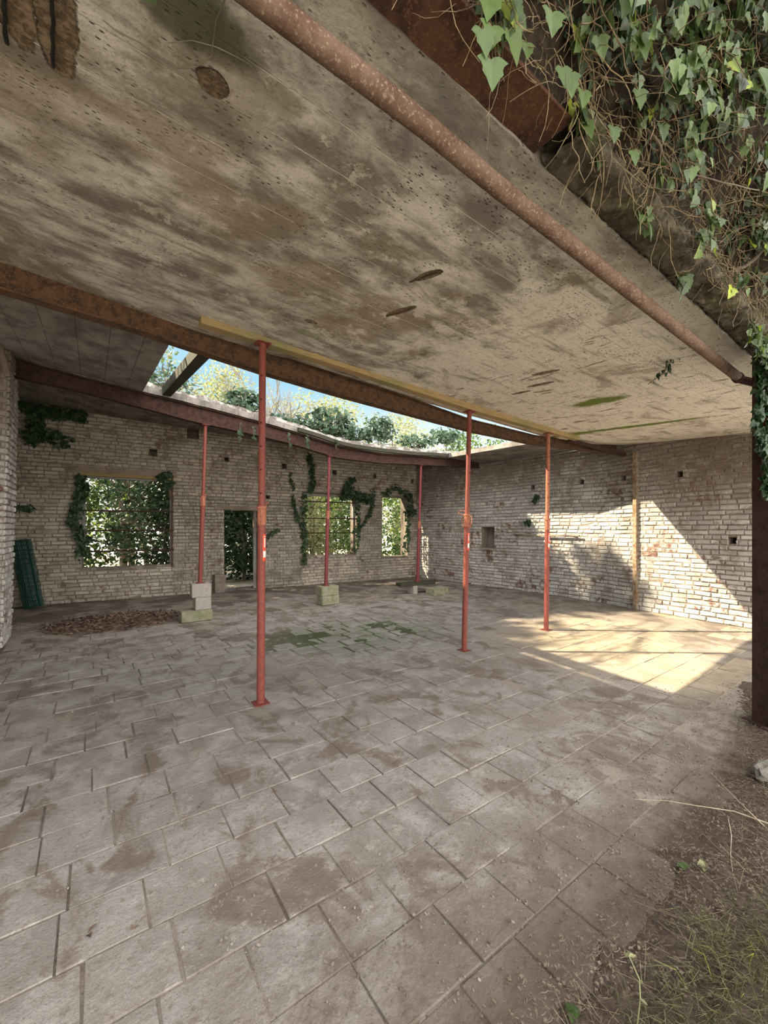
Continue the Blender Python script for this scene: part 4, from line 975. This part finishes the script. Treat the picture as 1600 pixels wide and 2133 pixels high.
M['chaff'] = mat_simple('wood chaff', (.24, .185, .135), (.09, .065, .05), 5, .95, .3, .002, .85)
tag(m.build('ground_debris', M['chaff']), 'chopped dry twigs and bark scattered on the dark earth at lower right', 'debris', kind='stuff')
m = MB()
for i in range(9500):
    x = R(.95, 2.8); y = R(.02, .72)
    cx = G(1480, 2020).x; 
    lim = .55-.22*R(0, 1)**3+.10*nz(x, 0, 0, 4)+.10*nz(x, y, 0, 9)-max(0, 1.25-x)*1.4-max(0, x-1.75)*.30
    if y > lim: continue
    h = R(.07, .21); lean = Vector((-.35+R(-.6, .4), R(-.25, .55), .9)).normalized(); w = R(.0008, .0014); b = Vector((x, y, .01)); q1 = b+lean*h*.55; q2 = b+lean*h+Vector((-.02+R(-.03, .02), R(-.01, .03), -h*.25)); sd = Vector((R(-1, 1), R(-1, 1), 0)).normalized()*w; r = R(0, 1)
    m.face([b-sd, b+sd, q1+sd*.8, q1-sd*.8], r); m.face([q1-sd*.8, q1+sd*.8, q2], r)
tag(m.build('grass', M['grass']), 'tuft of fine green grass at the bottom right corner', 'grass', kind='stuff')
m = MB()
for i in range(700):
    x = R(1.0, 3.4); y = R(.1, .62); h = R(.04, .16); a = R(0, 6.28); b = Vector((x, y, .03)); q = b+Vector((cos(a)*h, sin(a)*h, R(0, .03))); sd = Vector((-sin(a), cos(a), 0))*.001; m.face([b-sd, b+sd, q+sd*.6, q-sd*.6])
tag(m.build('dry_grass', M['dry_grass']), 'straw coloured dead grass blades lying over the earth at lower right', 'grass', kind='stuff')
def twig(pts, r, label, group=None):
    m = MB(); m.tube(pts, [r*(1-.6*i/len(pts)) for i in range(len(pts))], 5); tag(m.build('twig', M['straw']), label, 'twig', group)
M['straw'] = mat_simple('pale straw twig', (.50, .41, .30), (.38, .30, .21), 30, .8, .2, .001, .1)
twig([G(1600, 1715, .05), G(1530, 1690, .06), G(1450, 1678, .05), G(1390, 1668, .035), G(1322, 1665, .012)], .0028, 'long pale twig lying across the tiles toward the left')
twig([G(1600, 1728, .04), G(1560, 1690, .08), G(1520, 1650, .07), G(1480, 1608, .03)], .0026, 'pale twig slanting up beside the long one at lower right')
twig([G(1516, 1700, .03), G(1524, 1740, .05), G(1522, 1780, .04), G(1526, 1815, .03)], .0022, 'short pale twig running down the dark earth')
twig([G(1498, 1758, .03), G(1530, 1790, .04), G(1560, 1820, .03)], .002, 'short pale twig crossing the earth diagonally')
m = MB(); pts = [G(1326, 2150, .03), G(1334, 2080, .10), G(1332, 2040, .13), G(1310, 1990, .16)]; e_ = empty('seedling', pts[0]); iv_ = Matrix.Translation(-pts[0]); m.tube(pts, .0018, 5); x = m.build('stem', M['tree_yellow'], e_); x.matrix_parent_inverse = iv_
m = MB()
for q_ in pts[1:]+[pts[3]+Vector((.004, 0, .004))]*2: leaf(m, q_, rv(), (0, -.5, 1), .02, OVAL)
x = m.build('leaves', M['tree_yellow'], e_); x.matrix_parent_inverse = iv_; tag(e_, 'thin pale seedling stalk rising in front of the grass', 'plant')
for (px, py, lb, sz) in ((185, 1943, 'dark curled dead leaf on the near tiles at lower left', .034), (235, 1690, 'small dark dead leaf on the left side of the tiles', .022), (568, 1650, 'small brown dead leaf near the middle of the tiles', .022), (418, 1677, 'small tawny dead leaf lying across a tile joint', .024), (275, 1937, 'small curled dead leaf right of the larger dark one', .018)):
    q_ = G(px, py, .008); m = MB()
    for k in range(2): leaf(m, q_+Vector((R(-.006, .006), R(-.006, .006), .003*k)), (R(-1, 1), R(-1, 1), .25), (R(-.4, .4), R(-.4, .4), 1), sz, OVAL, .5, r=.5)
    tag(m.build('dead_leaf', M['litter']), lb, 'leaf')
for (px, py, lb) in ((1421, 1806, 'dull green round leaf on the edge of the tiles'), (1465, 1800, 'pale heart shaped leaf with a stalk on the dark earth'), (1185, 2105, 'grey green leaf at the bottom edge of the floor')):
    q_ = G(px, py, .03); m = MB()
    for k in range(3): leaf(m, q_+Vector((R(-.01, .01), R(-.01, .01), .004*k)), (R(-1, 1), R(-1, 1), .1), (R(-.3, .3), R(-.3, .3), 1), .035, IVY, .12, r=.5)
    tag(m.build('fallen_leaf', M['ivy'] if px != 1465 else M['tree_yellow']), lb, 'leaf')
bm = bmesh.new(); bmesh.ops.create_icosphere(bm, subdivisions=3, radius=1)
for v in bm.verts: v.co = Vector((v.co.x*.10, v.co.y*.075, v.co.z*.055))*(1+.28*nz(v.co.x, v.co.y, v.co.z, 2.2))
me = bpy.data.meshes.new('stone'); bm.to_mesh(me); bm.free(); me.materials.append(M['stone']); o = bpy.data.objects.new('stone', me); col.objects.link(o); o.location = G(1600, 1620, .03)+Vector((.03, 0, .02)); tag(o, 'rough pale stone at the right edge on the dark earth', 'stone')
# rebar in the spalled ceiling
for (a, b, lb) in (((108, -30), (112, 188), 'right of the two rusty rods exposed in the ceiling at top left'), ((2, -20), (14, 145), 'left of the two rusty rods exposed in the ceiling at top left')):
    p, q = G(*a, 3.0), G(*b, 3.0); m = MB(); pts = [p.lerp(q, i/8)+Vector((R(-.003, .003), R(-.003, .003), 0)) for i in range(9)]
    for v in pts: v.z = zceil(v.x, v.y)-.004
    m.tube(pts, .006, 6, wob=.2); tag(m.build('rebar', M['black']), lb, 'rebar')
for (px, py, L_, lb) in ((885, 575, .11, 'upper short rusty rod exposed in the middle of the ceiling'), (833, 657, .12, 'lower short rusty rod exposed in the middle of the ceiling')):
    p = G(px, py, 3.0); m = MB(); d = Vector((cos(-.62), sin(-.62)*-1, 0))
    d = Vector((.27, -.96, 0)).normalized(); pts = [p+d*L_*k for k in (-1, -.5, 0, .5, 1)]
    for v in pts: v.z = zceil(v.x, v.y)-.002
    m.tube(pts, .006, 6, wob=.2); tag(m.build('rebar', M['rust']), lb, 'rebar')
# dry roots clinging to the ceiling
m = MB(); random.seed(90)
def croot(pl, r_=.0018):
    pts = []
    for a in pl: p = G(a[0], a[1], 2.99); p.z = zceil(p.x, p.y)-.004; pts.append(p)
    m.tube(pts, r_, 4)
croot([(215, 80), (240, 100), (290, 122), (330, 150), (370, 172), (410, 165), (440, 140)]); croot([(350, 118), (400, 108), (450, 118), (490, 135), (520, 150), (550, 190), (556, 205)]); croot([(440, 140), (450, 60), (470, 10)])
tag(m.build('dry_roots', M['bark']), 'thin dry ivy roots clinging to the ceiling around the mossy stain', 'roots')

# unseen stems added above the roof so their shadows stripe the sunlit floor
random.seed(101); e_ = empty('shadow_stems', (-2.4, 8.0, 3.9)); m = MB()
tag(e_, 'unseen bare stems added over the left part of the roof to cast striped shadows', 'added stems')
for i in range(15):
    t0 = R(4.5, 7.0); tx, ty = R(3.9, 6.6), R(2.2, 3.4); a0 = Vector((tx-t0, ty+.8*t0, t0)); 
    L_ = R(.6, 1.5); d = Vector((-1, R(-.05, .1), R(-.1, .25))).normalized(); pts = [a0+d*L_*k/8+rv()*.03 for k in range(-8, 9)]; m.tube([p-e_.location for p in pts], [.010+.007*(k/16) for k in range(17)], 5)
    m.tube([Vector((0, 0, 0)), (pts[-1]-e_.location)*.5+Vector((-.2, 0, .45)), pts[-1]-e_.location], .013, 5)
m.build('stems', M['bark'], e_)
